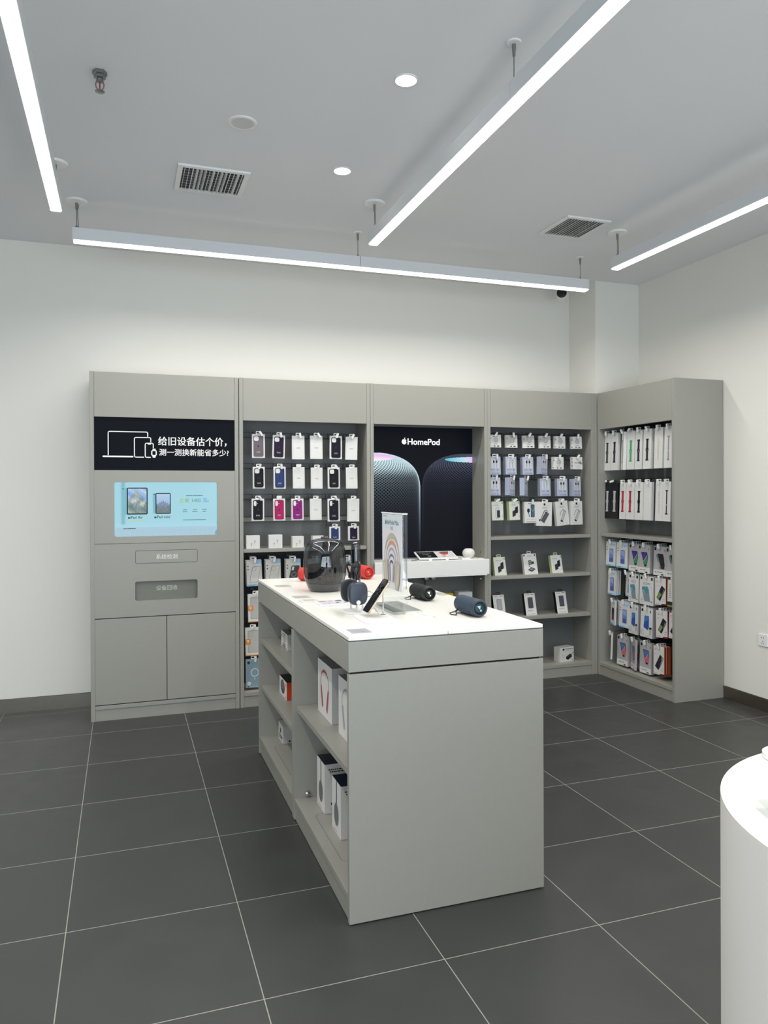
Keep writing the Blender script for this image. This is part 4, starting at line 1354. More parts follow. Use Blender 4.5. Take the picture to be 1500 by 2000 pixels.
def sp_red(w_, h_, side, gp=False):
    mb = MB().box(-w_ / 2, 0, -h_, w_ / 2, .018, 0, side)
    A = Art(mb)
    A.rect(-w_ / 2, -h_, w_ / 2 - .002, 0, CARD)
    A.bars(-w_ * .3, -.02, w_ * .22, CORAL, 2, .004, .010).bars(-w_ * .3, -.055, w_ * .22, PALE, 2, .003, .007)
    A.poly([(w_ * .06, -h_), (w_ * .12, -h_ + .01), (w_ / 2, -h_ + .012), (w_ / 2, -h_)], REDS)
    A.bars(w_ * .3, -h_ + .05, w_ * .2, GREYCARD, 2, .006, .016).bars(-w_ * .25, -h_ + .012, w_ * .3, CORAL, 1, .003)
    A.at(w_ * .05, -h_ * .56, -32)
    A.rr(-.024, -.056, .024, .056, .005, mat('dark_phone_print', '23242c', 0.3))
    if gp: A.poly([(-.022, -.05), (.004, -.052), (.012, -.006), (-.02, -.0)], mat('olive_print', '7f8f4a', 0.4))
    else: A.poly([(.0, .052), (.022, .052), (.022, .01)], PALE)
    A.line([(.014, .05), (.02, -.01)], .006, TEAL2)
    return mb
def sp_blue(w_, h_):
    mb = MB().box(-w_ / 2, 0, -h_, w_ / 2, .018, 0, SIDEG)
    A = Art(mb)
    A.rect(-w_ / 2, -h_, w_ / 2, 0, CARD)
    A.rr(-w_ / 2 + .01, -.036, -w_ / 2 + .03, -.014, .002, INK)
    A.poly([(w_ * .26, -.03), (w_ * .31, -.016), (w_ * .36, -.03), (w_ * .31, -.044)], INK)
    A.poly([(-w_ * .16, -.066), (w_ * .2, -.064), (w_ * .21, -.15), (w_ * .14, -.176), (-w_ * .22, -.158), (-w_ * .22, -.15)][::-1], mat('royal_print', '2b56a8', 0.35))
    A.poly([(-w_ * .13, -.07), (w_ * .18, -.068), (w_ * .1, -.1), (-w_ * .16, -.118)][::-1], mat('azure_print', '3f7cc4', 0.35))
    A.rr(w_ * .24, -.165, w_ * .44, -.15, .001, INK).rr(w_ * .26, -.205, w_ * .42, -.166, .002, GREYCARD)
    A.circ(-w_ * .34, -h_ + .038, .021, CARD).ring(-w_ * .34, -h_ + .038, .021, .0018, INK).line([(-w_ * .38, -h_ + .024), (-w_ * .32, -h_ + .05)], .003, INK)
    A.bars(w_ * .15, -h_ + .022, w_ * .5, PALE, 2, .004, .010)
    return mb
def sp_olive(w_, h_):
    mb = MB().box(-w_ / 2, 0, -h_, w_ / 2, .02, 0, mat('olive_black', '2e2e28', 0.5))
    A = Art(mb)
    A.rect(-w_ / 2, -h_ + .05, w_ / 2, 0, CARD)
    A.rect(-w_ / 2, -h_ + .012, w_ / 2, -h_ + .024, mat('olive_print', '7f8f4a'))
    A.bars(-w_ * .28, -.03, w_ * .2, MID, 8, .005, .014)
    return mb
NTH = ['', ', second one back', ', third one back', ', fourth one back', ', fifth one back', ', sixth one back', ', seventh one back']
def stack(mk, y, z, n, words, yaw=0, step=.021, tilt=-2, sw=0, lockt=0, x0=4.06, fan=0):
    src = None
    for q in range(n):
        if src is None:
            o = mk.build('screen_protector_box', None)
            tb = MB().frame((-.019, -.002, .019, .02), (-.013, .005, .013, .015), .004, -.004, -.003, mat('clear_tab', 'c9cbcd', 0.2), 'xz', ro=.006).build('hang_tab', o)
            src = (o, tb)
        else:
            o = src[0].copy(); COL.objects.link(o)
            tb = src[1].copy(); COL.objects.link(tb); tb.parent = o
        o.location = (x0 + q * step, y + q * fan, z + q * .0015)
        o.rotation_euler = (R(tilt), R(sw), RZ + R(yaw) - R(q * 1.5))
        tag(o, words + NTH[q], 'screen protector', 'screen protector boxes')
    hook5(y, z + .012, lockt)
zA, zB, zC, zD = 1.126, .884, .640, .363
stack(sp_aqua(.128, .203), .160, zA, 5, 'white and aqua protector box, first hook, first lower row')
stack(sp_aqua(.142, .206), .010, zA, 5, 'white and aqua protector box, second hook, first lower row')
stack(sp_split(.136, .217, INDIGO, EMER), -.150, zA, 3, 'silver box with purple and green phone, left hook of two')
stack(sp_split(.140, .220, INDIGO, EMER), -.277, zA, 4, 'silver box with purple and green phone, right hook of two', x0=4.054)
stack(sp_dark(.138, .222), -.452, zA, 3, 'silver box with dark phone, left of two, first lower row')
stack(sp_dark(.138, .222), -.592, zA, 3, 'silver box with dark phone, right end of first lower row')
stack(sp_aqua(.112, .200), .150, zB, 3, 'white and aqua screen protector box, first hook, second lower row', yaw=-4)
stack(sp_aqua(.120, .200, 2), -.048, zB + .004, 2, 'aqua screen protector box hanging far back in second lower row', yaw=-12, x0=4.085)
stack(sp_teal(.122, .222), -.138, zB, 3, 'white box with teal phone glass, narrower left one of two')
stack(sp_teal(.160, .224), -.296, zB, 3, 'white box with teal phone glass, wider right one of two')
stack(sp_red(.124, .202, RUST, True), -.456, zB, 3, 'white box with rust red side, second lower row', sw=-2, fan=-.004)
stack(sp_olive(.124, .212), -.600, zB, 2, 'white box with olive base, right end of second lower row')
stack(sp_aqua(.105, .203, 1), .135, zC, 2, 'aqua screen protector box with white edge turned out, third row', yaw=-18, step=.034)
stack(sp_aqua(.122, .208), -.015, zC + .004, 4, 'white and aqua protector box, second hook, third row')
stack(sp_blue(.122, .234), -.136, zC, 3, 'white box with royal blue phone, narrower left one of two', yaw=-4)
stack(sp_blue(.144, .234), -.296, zC, 7, 'white box with royal blue phone, wider right one of two', yaw=0, step=.0195)
stack(sp_red(.134, .205, REDS, True), -.468, zC, 4, 'white box with dark red side, third lower row', sw=-3, fan=-.006)
stack(sp_red(.118, .19, REDS), -.612, zC, 2, 'white box with dark red side, right end of the third lower row')
stack(sp_aqua(.105, .213), .160, zD, 1, 'white and aqua screen protector box turned edge-on in the bottom row', yaw=-37)
stack(sp_split(.140, .238, STEELB, CORAL), .005, zD, 2, 'silver box with blue and coral phone, left in the bottom row')
stack(sp_split(.120, .238, STEELB, CORAL), -.132, zD, 2, 'silver box with coral phone, turned sideways in the bottom row', yaw=-22, step=.045)
stack(sp_split(.134, .240, STEELB, CORAL), -.284, zD, 2, 'silver box with blue and coral phone, right in the bottom row', yaw=0)
stack(sp_red(.124, .215, RUST), -.436, zD, 3, 'white box with rust red side, bottom row', sw=-2, fan=-.004)

# ------------------------------------------------------------------ island shelves
def shelf_box(name, words, cat, group, x, y0, y1, z, h_, d, front, side, topm, art):
    w_ = y0 - y1
    mb = MB()
    mb.box(-w_ / 2, 0, 0, w_ / 2, d, h_, side)
    A = Art(mb)
    A.rect(-w_ / 2, 0, w_ / 2, h_, front)
    T_ = Art(mb, Matrix.Translation((0, 0, h_)))
    T_.rect(-w_ / 2, 0, w_ / 2, d, topm)
    art(A, w_, h_, mb, d)
    o = mb.build(name, None, bevel=.001)
    o.location = (x, (y0 + y1) / 2, z + .0006)
    o.rotation_euler = (0, 0, RZ)
    return tag(o, words, cat, group)
def right_art(mb, w_):
    """the box face that looks towards the end of the island"""
    return Art(mb, Matrix(((0, 0, 1, w_ / 2), (1, 0, 0, 0), (0, 1, 0, 0), (0, 0, 0, 1))))
def phones_art(c0, c1):
    a_, b_ = mat('headset_' + c0, c0, 0.4), mat('headset_' + c1, c1, 0.4)
    def f(A, w_, h_, mb, d):
        n = 26
        arc = [(w_ * .30 * cos(t), h_ * .60 + h_ * .27 * sin(t)) for t in np.linspace(-.35, pi + .35, n)]
        arc2 = [(w_ * .27 * cos(t), h_ * .60 + h_ * (.27 - .05 * max(0, sin(t)) ** 2) * sin(t) - .002) for t in np.linspace(-.35, pi + .35, n)]
        A.poly(arc + arc2[::-1], a_)
        A.poly([(-w_ * .30, h_ * .52), (-w_ * .22, h_ * .55), (-w_ * .10, h_ * .18), (-w_ * .16, h_ * .14), (-w_ * .21, h_ * .16)], b_)
        A.poly([(w_ * .30, h_ * .52), (w_ * .22, h_ * .55), (w_ * .10, h_ * .18), (w_ * .16, h_ * .10), (w_ * .21, h_ * .14)][::-1], b_)
        A.line([(-w_ * .25, h_ * .52), (-w_ * .14, h_ * .2)], .006, a_).line([(w_ * .25, h_ * .52), (w_ * .16, h_ * .16)], .006, a_)
    return f
shelf_box('headphone_box', 'white box picturing red headphones on the island shelf', 'headphones', 'headphone boxes', 1.048, -1.805, -2.052, .543, .243, .085, CARD, GREYCARD, mat('grey_top', '7d7d7e', 0.5), phones_art('9c3c42', 'b2666a'))  # white box; its side is coloured grey for the shadow there
shelf_box('headphone_box', 'white box picturing pale grey headphones on the island shelf', 'headphones', 'headphone boxes', 1.048, -2.160, -2.405, .543, .243, .085, CARD, GREYCARD, mat('grey_top', '7d7d7e', 0.5), phones_art('9ea2a8', 'b0b3b8'))  # same shadow grey put into the side colour
def dark_phone_art(A, w_, h_, mb, d):
    A.poly([(-w_ * .02, h_), (w_ * .06, h_), (w_ * .06, h_ * .55), (-w_ * .04, h_ * .55)], mat('strap_indigo', '3a3c55', 0.4))
    A.circ(-w_ * .0, h_ * .36, w_ * .26, mat('cup_grey', '6a6a6d', 0.4), h_ * .22)
    A.ring(-w_ * .0, h_ * .36, w_ * .26, .004, mat('cup_rim', '8b8b8d', 0.4), ry=h_ * .22)
    A.bars(-w_ * .1, .012, w_ * .5, CORAL, 1, .003)
    S = right_art(mb, w_)
    S.bars(d * .4, h_ - .022, d * .62, INK, 2, .005, .010).bars(d * .4, h_ - .06, d * .6, PALE, 3, .003, .008)
    S.circ(d * .22, h_ * .20, .007, INK).bars(d * .3, h_ * .12, d * .3, PALE, 4, .003, .006)
NAVYTOP = mat('navy_top', '121a30', 0.4)
shelf_box('headset_box', 'white navy-topped headset box, farther of the two at the island base', 'headphones', 'navy-topped headset boxes', 1.047, -1.785, -1.925, .1054, .222, .16, CARD, CARD2, NAVYTOP, dark_phone_art)
shelf_box('headset_box', 'white navy-topped headset box, nearer of the two at the island base', 'headphones', 'navy-topped headset boxes', 1.047, -2.052, -2.192, .1054, .222, .16, CARD, CARD2, NAVYTOP, dark_phone_art)
def small_art(A, w_, h_, mb, d):
    A.bars(0, h_ * .9, w_ * .5, INK, 1, .005).circ(w_ * .02, h_ * .6, w_ * .2, PALE, h_ * .2).ring(w_ * .02, h_ * .6, w_ * .2, .004, MID, ry=h_ * .2)
    A.rr(-w_ * .42, h_ * .62, -w_ * .32, h_ * .78, .003, MID)
    A.bars(0, h_ * .3, w_ * .5, INK, 2, .005, .010).bars(0, h_ * .1, w_ * .7, MID, 1, .006)
    S = right_art(mb, w_)
    S.circ(d * .5, h_ * .14, .007, INK)
o = shelf_box('charger_carton', 'small white charger box on the top level of the far island unit', 'box', None, 1.041, -.982, -1.152, .685, .088, .062, CARD, GREYCARD, mat('grey_top', '7d7d7e'), small_art)
MB().frame((-.03, .082, .03, .112), (-.014, .093, .014, .102), .004, -.035, -.033, BLACK, 'xz', ro=.006).build('hang_tab', o)
def orange_art(A, w_, h_, mb, d):
    A.circ(-w_ * .05, h_ * .52, w_ * .27, mat('ball_dark', '3b3d41', 0.4), h_ * .40).circ(-w_ * .02, h_ * .62, w_ * .18, mat('ball_mid', '6b6d72', 0.4), h_ * .22)
    A.bars(w_ * .36, h_ * .85, w_ * .18, CORAL, 2, .004, .008).bars(w_ * .38, .014, w_ * .16, INK, 1, .004)
shelf_box('speaker_carton', 'white and orange-red speaker box on the middle level of the far island unit', 'box', None, 1.040, -.930, -1.132, .410, .098, .078, CARD, mat('orange_red_side', 'c2401a', 0.4), mat('black_top', '202124', 0.4), orange_art)
def mini_art(A, w_, h_, mb, d):
    A.bars(0, h_ * .92, w_ * .5, PALE, 1, .005)
    A.rr(-w_ * .18, h_ * .44, w_ * .1, h_ * .76, .008, MID).rr(-w_ * .12, h_ * .5, w_ * .04, h_ * .7, .006, INK)
    A.bars(0, h_ * .36, w_ * .8, INK, 2, .008, .013)
    right_art(mb, w_).circ(d * .5, h_ * .13, .006, INK)
shelf_box('adapter_carton', 'small white carton on the bottom level of the far island unit', 'box', None, 1.060, -.792, -.925, .1054, .098, .075, CARD, GREYCARD, PALE, mini_art)

# ------------------------------------------------------------------ on the island top
SMOKE = clear_mat('smoked_shell', (0.37, 0.39, 0.43), 0.06, 0.02)
GLOSSBLK = mat('gloss_black', '08090b', 0.06, coat=0.5)
# big dome speaker
ds = thing('dome_speaker', 'large dark transparent dome speaker on the far half of the island', 'speaker', (1.200, -1.352, ZT))
shell = [(.098, .040), (.105, .055), (.110, .08), (.1125, .11), (.1125, .15), (.1115, .185), (.108, .213), (.101, .236), (.089, .254), (.070, .266), (.040, .2735), (.014, .275)]
MB().lathe(shell, SMOKE, 56).build('dome_shell', ds, smooth=True, fix=True, angle=60)
MB().lathe([(.060, 0), (.072, .001), (.082, .006), (.090, .018), (.0955, .030), (.098, .040), (.094, .042), (.03, .044)], mat('smoky_base', '3b3c3e', 0.12, coat=0.6), 56).build('base', ds, smooth=True, angle=50)
wf = MB().lathe([(.088, .046), (.090, .052), (.090, .128), (.086, .136), (.080, .138)], mat('dark_fabric', '101318', 0.8), 48)
for q in range(44):
    a = 2 * pi * q / 44
    wf.box(.0895, -.0025, .056, .0925, .0025, .126, mat('fabric_rib', '1b2026', 0.6), Matrix.Rotation(a, 4, 'Z'))
wf.build('woofer_drum', ds)
MB().lathe([(.080, .138), (.070, .132), (.045, .118), (.02, .115)], mat('cone_black', '0b0c0e', 0.35), 40).build('woofer_cone', ds, smooth=True)
MB().lathe([(.030, .044), (.030, .15), (.018, .20), (.010, .262)], mat('inner_funnel', '14161a', 0.25), 32).build('inner_column', ds, smooth=True)
MB().lathe([(.022, .272), (.021, .280), (.016, .285), (.006, .286)], mat('smoky_base'), 32).build('top_cap', ds, smooth=True)
# capsule speaker
cp = thing('capsule_speaker', 'slim dark transparent capsule speaker behind the headphones', 'speaker', (1.382, -1.310, ZT))
cap = [(.026 * sin(a), .222 - .026 * cos(a)) for a in np.linspace(pi * .52, pi * .985, 9)]
MB().lathe([(.024, .006), (.0262, .02), (.0264, .12)] + cap, SMOKE, 36).build('capsule_shell', cp, smooth=True, fix=True, angle=60)
MB().lathe([(.022, 0), (.024, .003), (.024, .007), (.014, .0072), (.014, .05), (.019, .06), (.019, .19), (.012, .205)], mat('capsule_core', '16181c', 0.3), 32).build('core', cp, smooth=True)
MB().tube([(.013 * cos(a), .013 * sin(a), .2455) for a in np.linspace(0, 2 * pi, 25)[:-1]], .0014, CHROME, 6, closed=True).build('top_ring_glint', cp, smooth=True)  # chrome ring standing in for the bright reflection on the capsule top

# portable speakers
def portable(words, x, y, hexes, r, L, rot=0.0, strap=True, scale=1.0):
    body, ring, capc, logo = hexes
    t = thing('portable_speaker', words, 'speaker', (x, y, ZT), (0, 0, R(rot)), 'cylinder speakers on the island')
    cz = r + .0015
    Mx = Matrix.Translation((0, L / 2, cz)) @ Matrix.Rotation(R(90), 4, 'X')     # lathe axis runs to -y (front)
    BM = mat('speaker_cloth_' + body, body, 0.75, noise=0.12, scale=700, bump=0.15)
    RM = mat('speaker_rubber_' + ring, ring, 0.55)
    CM = mat('speaker_cap_' + capc, capc, 0.35)
    MB().lathe([(r * .80, .010), (r * .93, .012), (r * .985, .022), (r, L * .3), (r, L * .7), (r * .985, L - .022)], BM, 48, Mx).build('cloth_body', t, smooth=True, angle=50)
    for s_ in (0, 1):
        f = (lambda z: z) if s_ == 0 else (lambda z: L - z)
        MB().lathe([(r * .985, f(.022)), (r * 1.0, f(.016)), (r * .98, f(.006)), (r * .90, f(0)), (r * .74, f(.001)), (r * .70, f(.008)), (r * .66, f(.010))], RM, 48, Mx).build('end_ring', t, smooth=True, angle=60)
        c_ = MB().lathe([(r * .66, f(.010)), (r * .62, f(.006)), (r * .56, f(.0045)), (.004, f(.004))], CM, 40, Mx)
        c_.build('end_cap', t, smooth=True, angle=60)
    lg = MB()
    A = Art(lg, Matrix.Translation((0, -L / 2 + .0036, cz)) @ FRONT)
    LM = mat('speaker_mark_' + logo, logo, 0.4)
    A.at(0, 0, 0).poly([(-r * .34, r * .26), (r * .10, r * .30), (r * .04, -r * .10), (-r * .02, -r * .12)][::-1], LM)
    A.circ(r * .12, -r * .26, r * .11, LM)
    lg.build('logo', t)
    MB().box(-.016, -L * .32, 0, .016, L * .32, .006, RM).build('foot', t, bevel=.002)
    MB().prism(rrect(-L * .30, -.008, L * .30, .008, .005), 0, .003, RM, 'xy', Matrix.Translation((-r * .88, 0, cz - r * .5)) @ Matrix.Rotation(R(90), 4, 'Z') @ Matrix.Rotation(R(-62), 4, 'X')).build('side_panel', t, bevel=.001)
    if strap:
        o0 = Vector((-r * .82, L * .28, r * .55))
        pts = [o0, o0 + Vector((-.018, -.012, -.006)), o0 + Vector((-.034, -.018, -.010)), o0 + Vector((-.048, -.012, -.014)), o0 + Vector((-.050, -.034, -.017)), o0 + Vector((-.036, -.052, -.018)), o0 + Vector((-.026, -.036, -.014)), o0 + Vector((-.022, -.018, -.010)), o0 + Vector((-.004, -.004, -.002))]
        MB().tube(pts, .0022, BLACK, 6).build('carry_cord', t, smooth=True)
    return t
portable('slate blue cylinder speaker with cord loop, near right of the island', 1.579, -2.322, ('2f3f4f', '2b3744', '0f2530', '8fc4cf'), .0365, .178, 2)
portable('black cylinder speaker behind the acrylic sign, on the island', 1.560, -1.826, ('15171a', '1b1d20', '0a0b0c', 'e8e8e8'), .0345, .172, 3)
portable('red cylinder speaker showing its end cap, beside the capsule speaker', 1.557, -.865, ('c83a35', 'c23530', 'ad2422', 'e06a62'), .0385, .190, 8, strap=False)
portable('red cylinder speaker half hidden at the left of the dome speaker', 1.250, -.930, ('c83a35', 'c23530', 'ad2422', 'e06a62'), .0385, .190, 50, strap=False)

# headphones on a clear stand
hp = thing('headphones', 'dark blue-grey over-ear headphones on a low white stand', 'headphones', (1.135, -2.10, ZT))
CUPM = mat('cup_metal', '3e444f', 0.38, 0.35)
CUSH = mat('cushion_mesh', '23262c', 0.8, noise=.1, scale=500)
FRM = mat('band_frame', '17181c', 0.3, 0.3)
def sup(cx, y, cz, rx, rz, p=2.9, n=36):
    out = []
    for i in range(n):
        a = 2 * pi * i / n
        c_, s_ = cos(a), sin(a)
        out.append((cx + rx * math.copysign(abs(c_) ** (2 / p), c_), y, cz + rz * math.copysign(abs(s_) ** (2 / p), s_)))
    return out
for k, (y0, sg_, cx) in enumerate(((-.062, 1, -.002), (.046, -1, -.004))):
    cz = .090
    lp = [sup(cx, y0 + sg_ * d, cz, .042 * f, .049 * f) for d, f in ((-.016, .55), (-.0155, .80), (-.013, .93), (-.007, .99), (0, 1), (.008, .99), (.011, .95))]
    cu = MB().loft(lp, CUPM).build('ear_cup', hp, smooth=True, angle=60)
    lp = [sup(cx, y0 + sg_ * d, cz, .040 * f, .047 * f) for d, f in ((.010, .95), (.013, 1.0), (.024, 1.0), (.030, .9), (.031, .7))]
    MB().loft(lp, CUSH).build('ear_cushion', cu, smooth=True, angle=60)
    MB().tube([(cx, y0 + sg_ * .002, cz + .047), (cx, y0 + sg_ * .002, cz + .060)], .0048, CHROME, 10).build('hinge', hp, smooth=True)
    MB().tube([(cx, y0 + sg_ * .002, cz + .056), (cx, y0 + sg_ * .004, cz + .080)], .0085, FRM, 12).build('stem', hp, smooth=True)
    if k == 0:
        MB().lathe([(.009, 0), (.009, .003), (.006, .005)], WHITE, 20, Matrix.Translation((cx - .002, y0 - .0165, cz - .036)) @ Matrix.Rotation(R(90), 4, 'X')).build('security_disc', hp, smooth=True)
arc = []
for q in range(25):
    t_ = q / 24
    a = pi * t_
    arc.append((-.008 - .050 * cos(a), .166 + .052 * sin(a) ** .7, .0215 * sin(a) ** .45 if 0 < q < 24 else 0.004))
for s_ in (-1, 1):
    MB().tube([(-.005 + s_ * wd_, y_, z_) for y_, z_, wd_ in arc], .0044, FRM, 8).build('headband_rail', hp, smooth=True)
cv, cf = [], []
for q in range(25):
    y_, z_, wd_ = arc[q]
    for u_ in np.linspace(-1, 1, 7):
        cv.append((-.005 + u_ * wd_, y_, z_ - .006 * (1 - u_ * u_) * sin(pi * q / 24)))
for q in range(5, 19):
    for j in range(6):
        cf.append((q * 7 + j, q * 7 + j + 1, q * 7 + 8 + j, q * 7 + 7 + j))
cn = MB().add(cv, cf, mat('canopy_mesh', '1d1f23', 0.9, noise=.15, scale=900)).build('canopy', hp, smooth=True)
so = cn.modifiers.new('thickness', 'SOLIDIFY'); so.thickness = .002
hs = thing('headphone_stand', 'low white rounded stand holding the dark headphones', 'stand', (1.160, -2.085, ZT))
MB().prism(rrect(-.066, -.066, .066, .066, .045, 10), 0, .008, WHITE, 'xy').build('base_plate', hs, bevel=.002)
ACR = clear_mat('clear_acrylic', (0.95, 0.97, 0.97), 0.10)
for x_, y_ in ((-.026, -.055), (.012, -.02), (-.02, .05)):
    MB().tube([(x_, y_, .008), (x_, y_, .042)], .004, mat('frosted_post', 'd6d6d3', 0.2), 10).build('support_post', hs, smooth=True)
MB().tube([(-.026, -.083, .052), (-.020, -.098, .03), (-.014, -.095, .012), (-.004, -.085, .009)], .0016, WHITE, 6).build('security_cable', hs, smooth=True)
MB().tube([(.037, .045, .072), (.060, .036, .082), (.078, .03, .072), (.066, .034, .058), (.037, .04, .056)], .0012, mat('grey_cable', '55565a', 0.5), 6).build('security_loop', hs, smooth=True)

# phone on its stand
ph = thing('phone', 'black-screened gold-edged phone tilted on a stand', 'phone', (1.129, -2.275, ZT + .030), (0, R(-54), 0), None)
# local: x = long axis, y = width, z = out of the screen (after the tilt it looks to -x, +z)
MB().prism(rrect(0, -.038, .160, .038, .012, 6), -.008, 0, mat('gold_frame', 'b9a48c', 0.25, 0.9), 'xy').build('phone_body', ph, bevel=.0015)
MB().prism(rrect(.002, -.036, .158, .036, .010, 6), 0, .0008, mat('screen_black', '07080a', 0.05), 'xy').build('phone_screen', ph)
gl_ = MB()
A = Art(gl_, Matrix.Translation((0, 0, .0009)))
A.line([(.03, -.02), (.06, .0), (.10, -.01), (.13, .015)], .0012, mat('screen_streak', '6d6f78', 0.3)).line([(.07, .02), (.09, -.01), (.105, .012)], .001, mat('screen_streak')).line([(.1, -.025), (.12, .01), (.15, .02)], .0012, mat('screen_streak'))
gl_.build('wallpaper', ph)
MB().prism(rrect(.115, -.032, .155, .006, .010, 5), -.0105, -.008, mat('gold_frame'), 'xy').build('camera_bump', ph, bevel=.001)
ps = thing('phone_stand', 'white phone stand with a thin metal pole', 'stand', (1.165, -2.300, ZT))
MB().prism(rrect(-.068, -.100, .068, .110, .028, 8), 0, .010, WHITE, 'xy').build('base_plate', ps, bevel=.002)
MB().prism(rrect(-.045, -.04, .05, .085, .012, 5), .010, .0115, mat('pad_grey', 'd0cfc9', 0.6), 'xy').build('base_pad', ps)
MB().tube([(.046, .036, .011), (.046, .036, .098)], .003, CHROME, 10).build('pole', ps, smooth=True)
MB().lathe([(.011, .0115), (.011, .0135), (.004, .014)], CHROME, 20, Matrix.Translation((.046, .036, 0))).build('pole_foot', ps)
MB().tube([(.046, .036, .098), (.030, .028, .100)], .005, CHROME, 8).build('phone_holder', ps, smooth=True)
MB().tube([(-.004, .03, .052), (.012, .032, .035), (.028, .034, .0125)], .0009, mat('grey_cable', '55565a'), 6).build('security_wire', ps, smooth=True)

# clear sign with a headphone poster
sn = thing('acrylic_sign', 'tall clear acrylic sign with a poster of arched headphones', 'sign', (1.333, -2.040, ZT))
MB().box(-.002, -.140, .012, .020, .140, .426, ACR).build('acrylic_block', sn, bevel=.001, fix=True)
MB().box(-.062, -.185, 0, .070, .120, .012, ACR).build('acrylic_base', sn, bevel=.001, fix=True)
MB().box(-.0045, -.139, .4195, .0195, .139, .4255, WHITE).build('top_edge', sn)
MB().box(.0105, -.1415, .10, .0125, -.1395, .415, mat('indigo_edge', '4d5570', 0.4)).build('poster_edge', sn)
pm = MB().box(-.0045, -.134, .085, -.0025, .126, .418, mat('poster_paper', 'dedce2', 0.5))
A = Art(pm, Matrix(((0, 0, -1, -.0045), (-1, 0, 0, -.004), (0, 1, 0, 0), (0, 0, 0, 1))))   # seen from -x: right is -y
A.rect(-.13, .355, .13, .418, mat('poster_sky', 'd5dee6', 0.5))
A.text('AirPods Max', .012, .372, .030, mat('title_green', '5a6b68', 0.5), .012)
A.apple(-.078, .381, .020, mat('title_green'))
A.text('耳机', 0, .350, .018, mat('title_grey', '9a98a8', 0.5))
for r_, cz_, th_, hx in ((.098, .212, .024, 'b9b2a2'), (.078, .205, .018, 'd39a74'), (.058, .198, .010, 'a9a5b6'), (.042, .19, .010, '77757c'), (.026, .182, .010, '4d4c51')):
    c_ = mat('arch_' + hx, hx, 0.5)
    n = 24
    o_ = [(r_ * cos(a), cz_ + r_ * 1.25 * sin(a)) for a in np.linspace(-.15, pi + .15, n)]
    i_ = [((r_ - .004) * cos(a), cz_ + (r_ * 1.25 - th_ * max(sin(a), .1)) * sin(a)) for a in np.linspace(-.15, pi + .15, n)]
    A.poly(o_ + i_[::-1], c_)
for s_ in (-1, 1):
    A.poly([(s_ * .112, .205), (s_ * .052, .215), (s_ * .040, .12), (s_ * .055, .086), (s_ * .085, .086), (s_ * .105, .13)][::s_], mat('arch_b9b2a2'))
    A.line([(s_ * .095, .195), (s_ * .07, .10)], .006, mat('arch_light', 'dcd6c9', 0.5))
    A.poly([(s_ * .035, .19), (s_ * .022, .19), (s_ * .012, .12), (s_ * .03, .12)][::s_], mat('arch_a9a5b6'))
A.bars(-.08, .412, .06, mat('title_grey'), 1, .003)
pm.build('poster_insert', sn)
MB().tube([(-.010, -.19, .003), (.02, -.20, .004), (.055, -.215, .004), (.062, -.25, .003)], .0022, WHITE, 6).build('white_cable', sn, smooth=True)

# cards lying on the top
METAL = mat('card_metal', 'bdbdb6', 0.35)
def card(words, x0, y0, x1, y1, m_=METAL, th=.0012, seed=0, name='info_card'):
    mb = MB().prism(rrect(x0, y0, x1, y1, .004), ZT + .0002, ZT + .0002 + th, m_, 'xy')
    A = Art(mb, Matrix.Translation(((x0 + x1) / 2, (y0 + y1) / 2, ZT + .0002 + th)) @ Matrix.Rotation(R(0), 4, 'Z'))
    for q in range(4):
        A.bars(0, (y1 - y0) * (.35 - .2 * q), (x1 - x0) * .8, mat('card_print', 'a6a6a1', 0.5), 1, .004, seed=seed + q)
    return tag(mb.build(name, None), words, 'card', 'info cards on the island')
card('grey info card at the far left corner of the island top', .988, -1.132, 1.070, -1.045, seed=1)
card('grey info card just beyond the seam on the left of the island', .988, -1.598, 1.070, -1.508, seed=5)
card('pale thick card just before the seam on the left of the island', .988, -1.752, 1.072, -1.668, mat('pale_card', 'dbdad4', 0.3), .006, seed=9)
card('silver info card at the near left corner of the island top', .989, -2.566, 1.066, -2.480, mat('card_silver', 'b5b4bb', 0.25), .0012, seed=13)
card('grey info card behind the black cylinder speaker', 1.690, -1.742, 1.742, -1.630, seed=17)
card('small pale grey card behind the slate blue speaker', 1.668, -2.19, 1.735, -2.11, mat('pale_card'), .0012, seed=23)
sh_ = MB().box(1.044, -1.884, ZT + .0004, 1.262, -1.740, ZT + .007, WHITE)
A = Art(sh_, Matrix.Translation((1.153, -1.812, ZT + .007)))
A.rect(-.1, -.064, .1, .064, mat('sheet_lilac', 'cfcbd3', 0.35))
for q, (u, v, hx, rr_) in enumerate(((-.078, .03, 'b08072', .016), (-.04, .03, '8a8a94', .008), (.0, .03, '55585f', .014), (.045, .03, '7c7c88', .009), (.08, .03, '8f8f98', .009), (-.02, -.03, '6d6d78', .008), (.02, -.03, '3f4048', .007), (-.06, -.035, '9a9aa4', .006), (.06, -.035, '77777f', .008))):
    A.rr(u - rr_, v - rr_ * .8, u + rr_, v + rr_ * .8, .003, mat('sheet_' + hx, hx, 0.5))
tag(sh_.build('product_board', None, bevel=.001), 'flat white product board with small pictures beside the headphones', 'card')
MB_h = MB().lathe([(.006, 0), (.006, .0015), (.004, .002)], METAL, 16)
gr = MB_h.build('cable_grommet', None)
gr.location = (1.411, -2.33, ZT + .0002)
tag(gr, 'tiny metal cable grommet near the front seam of the island top', 'grommet')

# ------------------------------------------------------------------ on the white tray of the poster alcove
TZ = 1.0112
bd = thing('product_board', 'tilted white picture board on the white tray under the poster', 'board', (2.545, .275, TZ), (0, 0, R(-4)))
